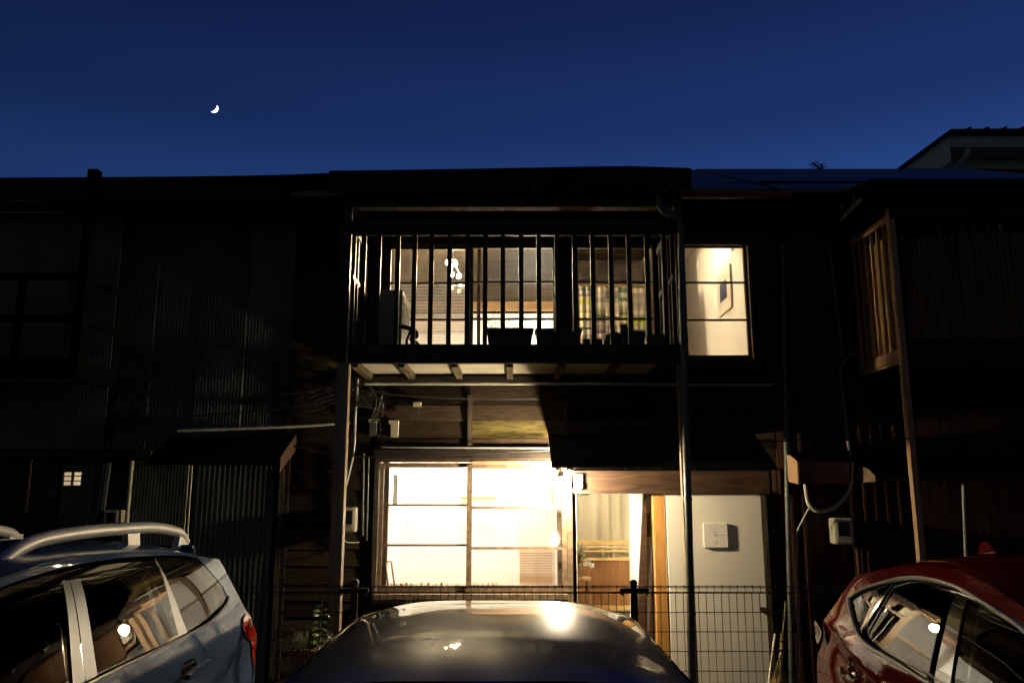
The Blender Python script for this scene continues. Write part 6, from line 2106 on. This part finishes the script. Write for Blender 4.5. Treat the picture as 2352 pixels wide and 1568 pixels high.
for sg in (-1, 1):
    q_out = [(5.1, .32)] + tail2 + [tuple(p) for p in dr2c[1:]] + [(1.75, 1.05)] + [tuple(p) for p in ctc[::-1]] + [(4.652, 1.300)] + [tuple(p) for p in seam2] + arch(4.40, .35, .42, 72, 0)
    C2.panel('quarter_panel', q_out, C2.paint, sg, step=0.045)
    d_out = [(p[0] - .006, p[1]) for p in seam2[::-1]] + [tuple(p) for p in cbc if 3.60 < p[0] < 4.59] + [(3.58, 1.075), (3.45, .42), (3.98, .40)] + arch(4.40, .35, .42, 172, 76)
    rd = C2.panel('rear_door', d_out, C2.paint, sg, step=0.045)
    fd_out = [tuple(p) for p in cbc if 2.25 < p[0] < 3.572] + [(2.2, 1.02), (2.2, .42), (3.44, .42), (3.573, 1.073)]
    fd = C2.panel('front_door', fd_out, C2.paint, sg)
    ff = [(2.193, 1.02), (1.75, 1.045), (1.2, .98), (.9, .88), (.78, .7), (.80, .32), (1.18, .32)] + arch(1.6, .35, .42, 180, 0) + [(2.193, .34)]
    C2.panel('front_wing', ff, C2.paint, sg)
    C2.panel('window_surround', [tuple(p) for p in ctc] + [tuple(p) for p in cbc[::-1][:-1]], M['gloss_black'], sg, off=-0.030)
    C2.panel('quarter_window', [(4.625, 1.306), (4.53, 1.241), (4.415, 1.185), (4.228, 1.430), (4.48, 1.362)], M['car_glass'], sg, off=0.0)
    C2.panel('rear_window', [(4.375, 1.172), (4.25, 1.140), (4.03, 1.126), (3.84, 1.114), (3.648, 1.100), (3.672, 1.462), (3.78, 1.470), (4.0, 1.468), (4.19, 1.437), (4.262, 1.345)], M['car_glass'], sg, off=0.0, yaw=(-0.048, 4.02))
    C2.panel('front_window', [(3.47, 1.085), (3.1, 1.065), (2.5, 1.055), (2.9, 1.30), (3.133, 1.370), (3.354, 1.415), (3.53, 1.442)], M['car_glass'], sg, off=0.0)
    C2.panel('centre_pillar', [(3.495, 1.088), (3.622, 1.098), (3.650, 1.462), (3.552, 1.447)], M['gloss_black'], sg, off=0.004)
    C2.panel('rear_pillar', [(4.385, 1.172), (4.408, 1.184), (4.222, 1.436), (4.198, 1.440)], M['gloss_black'], sg, off=0.004)
    C2.strip('pillar_strip', [(4.392, 1.178), (4.21, 1.438)], 0.003, M['chrome'], sg, 0.006)
    loop = [tuple(p) for p in ctc[::-1]] + [tuple(p) for p in cbc[1:]]
    C2.strip('window_trim', loop, 0.010, M['trim'], sg, 0.003, r2=0.018)
    lamp = [(4.95, 1.078), (5.03, 1.118), (5.10, 1.125), (5.145, 1.085), (5.19, 1.01), (5.12, .985), (5.02, 1.035)]
    tl_ = C2.panel('tail_lamp', lamp, M['lens_pale'], sg, off=0.03, step=0.03)
    C2.strip('lamp_edge', [lamp[0], lamp[-1], lamp[-2], lamp[-3]], 0.004, M['chrome'], sg, 0.03, parent=tl_)
    C2.panel('lamp_insert', [(5.03, 1.075), (5.09, 1.095), (5.13, 1.04), (5.06, 1.045)], M['lens_red'], sg, parent=tl_, off=0.034, step=0.03)
    hp2 = [(4.595, 0.972), (4.55, 1.002), (4.478, 1.008), (4.416, 0.976), (4.408, 0.938), (4.468, 0.906), (4.558, 0.911), (4.598, 0.942)]
    C2.panel('handle_recess', hp2, M['gloss_black'], sg, parent=rd, off=0.002, step=0.03)
    C2.strip('door_handle', [(4.63, .945), (4.58, .925), (4.48, .915), (4.40, .925)], 0.010, M['chrome'], sg, 0.028, parent=rd, r2=0.015)
    C2.strip('crease_line', [(4.74, 1.128), (4.6, 1.093), (4.45, 1.052), (4.30, 1.012)], 0.002, M['red_paint'], sg, 0.001)
    C2.strip('door_handle', [(3.60, .94), (3.50, .93), (3.40, .93)], 0.010, M['chrome'], sg, 0.028, parent=fd, r2=0.015)
    for Y in (4.40, 1.6):
        C2.wheel(Y, sg, .35)
    MB().ball((C2.XC + sg * 1.03, 2.05, 1.12), 0.11, 16, 10, 0.7).build('wing_mirror', M['red_paint'], red, smooth=True)
C2.roof('roof', drip2, lambda Y: 0.055, 2.4, 4.68, C2.paint, 4.0)
sp_ = MB()
sp_.hexa([(C2.XC - .64, 4.64, 1.44), (C2.XC + .64, 4.64, 1.44), (C2.XC + .56, 4.86, 1.41), (C2.XC - .56, 4.86, 1.41),
          (C2.XC - .64, 4.62, 1.478), (C2.XC + .64, 4.62, 1.478), (C2.XC + .56, 4.85, 1.45), (C2.XC - .56, 4.85, 1.45)])
sp_.build('spoiler', M['red_paint'], red, bevel=0.012)
fin = MB()
fz0 = 1.565
fin.hexa([(C2.XC - .077, 4.48, fz0), (C2.XC - .013, 4.48, fz0), (C2.XC - .017, 4.68, fz0 - .02), (C2.XC - .073, 4.68, fz0 - .02),
          (C2.XC - .051, 4.60, fz0 + .055), (C2.XC - .039, 4.60, fz0 + .055), (C2.XC - .039, 4.675, fz0 + .05), (C2.XC - .051, 4.675, fz0 + .05)])
fin.build('fin_antenna', M['red_paint'], red, bevel=0.006)
C2.tail_surface('bumper', .30, .70, M['red_paint'], .08)
C2.tail_surface('tailgate', .703, 1.13, M['red_paint'], .06)
C2.tail_surface('rear_screen', 1.133, 1.425, M['car_glass'], .05)
C2.cross_surface('windscreen', (2.4, 1.25), (1.75, 1.04), M['car_glass'], .05)
C2.cross_surface('bonnet', (1.745, 1.035), (.9, .88), M['red_paint'], .03)
C2.cross_surface('nose', (.898, .88), (.78, .30), M['red_paint'], .0)
C2.cabin(1.08, 0, 0, (2.8, 3.85))

# ---- grey car in the middle, seen over its roof
gry = thing('grey_car', 'dark grey car in the middle, only its dusty shiny roof in view', 'car', (0.0, 3.0, 0))
t_gry = smooth_table([.2, .3, .45, .75, .90, .95, 1.0, 1.15, 1.29, 1.345, 1.40], [.76, .80, .83, .845, .845, .835, .81, .755, .690, .610, .57])


def hw_gry(Y, h):
    b = t_gry(h) * 0.965
    k = max(0.0, min(1.0, (h - .8) / .4))
    if Y > 3.35:
        b -= (.05 + .17 * k) * ((min(Y, 5.2) - 3.35) / .95) ** 2
    if Y < 1.7:
        b -= .10 * ((1.7 - Y) / 1.1) ** 2
    return max(0.25, b)


C3 = Car(gry, -0.075, hw_gry, [(.3, 4.98), (.6, 5.05), (.85, 5.02), (.98, 4.92), (1.1, 4.62), (1.25, 4.30), (1.33, 4.10)], 0.70, M['grey_paint'])
dr3 = [(4.10, 1.325), (3.9, 1.345), (3.6, 1.362), (3.2, 1.355), (3.0, 1.342), (2.8, 1.318), (2.65, 1.288), (2.58, 1.270)]
drip3 = smooth_table([p[0] for p in dr3[::-1]], [p[1] for p in dr3[::-1]])
bl3 = spl([(4.70, .985), (4.2, .965), (3.5, .95), (2.5, .935), (1.75, .92)], 5)
tp3 = spl([(4.10, 1.245), (3.8, 1.275), (3.4, 1.284), (2.95, 1.262), (2.7, 1.225), (2.4, 1.16), (1.75, .99)], 5)
dr3c = [Vector((4.10 - (4.10 - 2.61) * k / 40, drip3(4.10 - (4.10 - 2.61) * k / 40))) for k in range(41)]
for sg in (1, -1):
    low = [(4.85, .30), (5.04, .6), (5.0, .85), (4.90, .98), (4.70, .985)] + [tuple(p) for p in bl3[1:]] + [(1.2, .86), (.8, .75), (.72, .6), (.74, .3), (1.15, .3)] + arch(1.5, .32, .38, 180, 0) + [(1.9, .3), (3.75, .3)] + arch(4.15, .32, .38, 180, 0)
    C3.panel('body_side', low, C3.paint, sg)
    C3.panel('cantrail', [tuple(p) for p in dr3c] + [(1.68, .95), (1.75, .925)] + [tuple(p) for p in tp3[::-1]] + [(4.62, .99), (4.72, 1.0)], C3.paint, sg, step=0.035)
    C3.panel('side_window', [tuple(p) for p in tp3] + [tuple(p) for p in bl3[::-1][:-3]] + [(4.55, .99)], M['car_glass'], sg, off=-0.004)
    C3.panel('centre_pillar', [(3.02, .945), (3.10, .947), (3.06, 1.286), (2.99, 1.288)], M['gloss_black'], sg, off=0.002)
    C3.strip('roof_moulding', [(p[0], p[1] + .001) for p in dr3c], 0.006, M['gloss_black'], sg, 0.002)
    C3.strip('belt_trim', [tuple(p) for p in bl3], 0.006, M['chrome'], sg, 0.002)
    for Y in (4.15, 1.5):
        C3.wheel(Y, sg, .31)
    C3.panel('tail_lamp', [(4.78, .95), (4.93, .93), (4.99, .82), (4.85, .80)], M['lens_red'], sg, off=0.006)
    MB().ball((sg * 0.94 - .075, 1.9, .98), 0.10, 16, 10, 0.7).build('wing_mirror', M['grey_paint'], gry, smooth=True)
H3 = smooth_table([2.55, 2.65, 2.72, 2.82, 2.95, 3.1, 3.3, 3.55, 3.75, 3.87, 3.95, 4.05, 4.1], [1.303, 1.336, 1.355, 1.373, 1.391, 1.404, 1.413, 1.4155, 1.410, 1.399, 1.384, 1.360, 1.346])
C3.roof('roof', drip3, lambda Y: max(0.0, H3(Y, .05) - drip3(Y)), 2.61, 4.10, C3.paint, 4.5)
C3.tail_surface('bumper', .30, .62, M['grey_paint'], .08)
C3.tail_surface('boot_lid', .623, .985, M['grey_paint'], .06)
C3.tail_surface('rear_screen', .988, 1.328, M['car_glass'], .03)
C3.cross_surface('windscreen', (2.61, 1.276), (1.95, .94), M['car_glass'], .045)
C3.cross_surface('bonnet', (1.945, .935), (.9, .80), M['grey_paint'], .03)
C3.cross_surface('nose', (.898, .80), (.72, .30), M['grey_paint'], .0)
C3.cabin(.98, 0, 0, (2.6, 3.5))
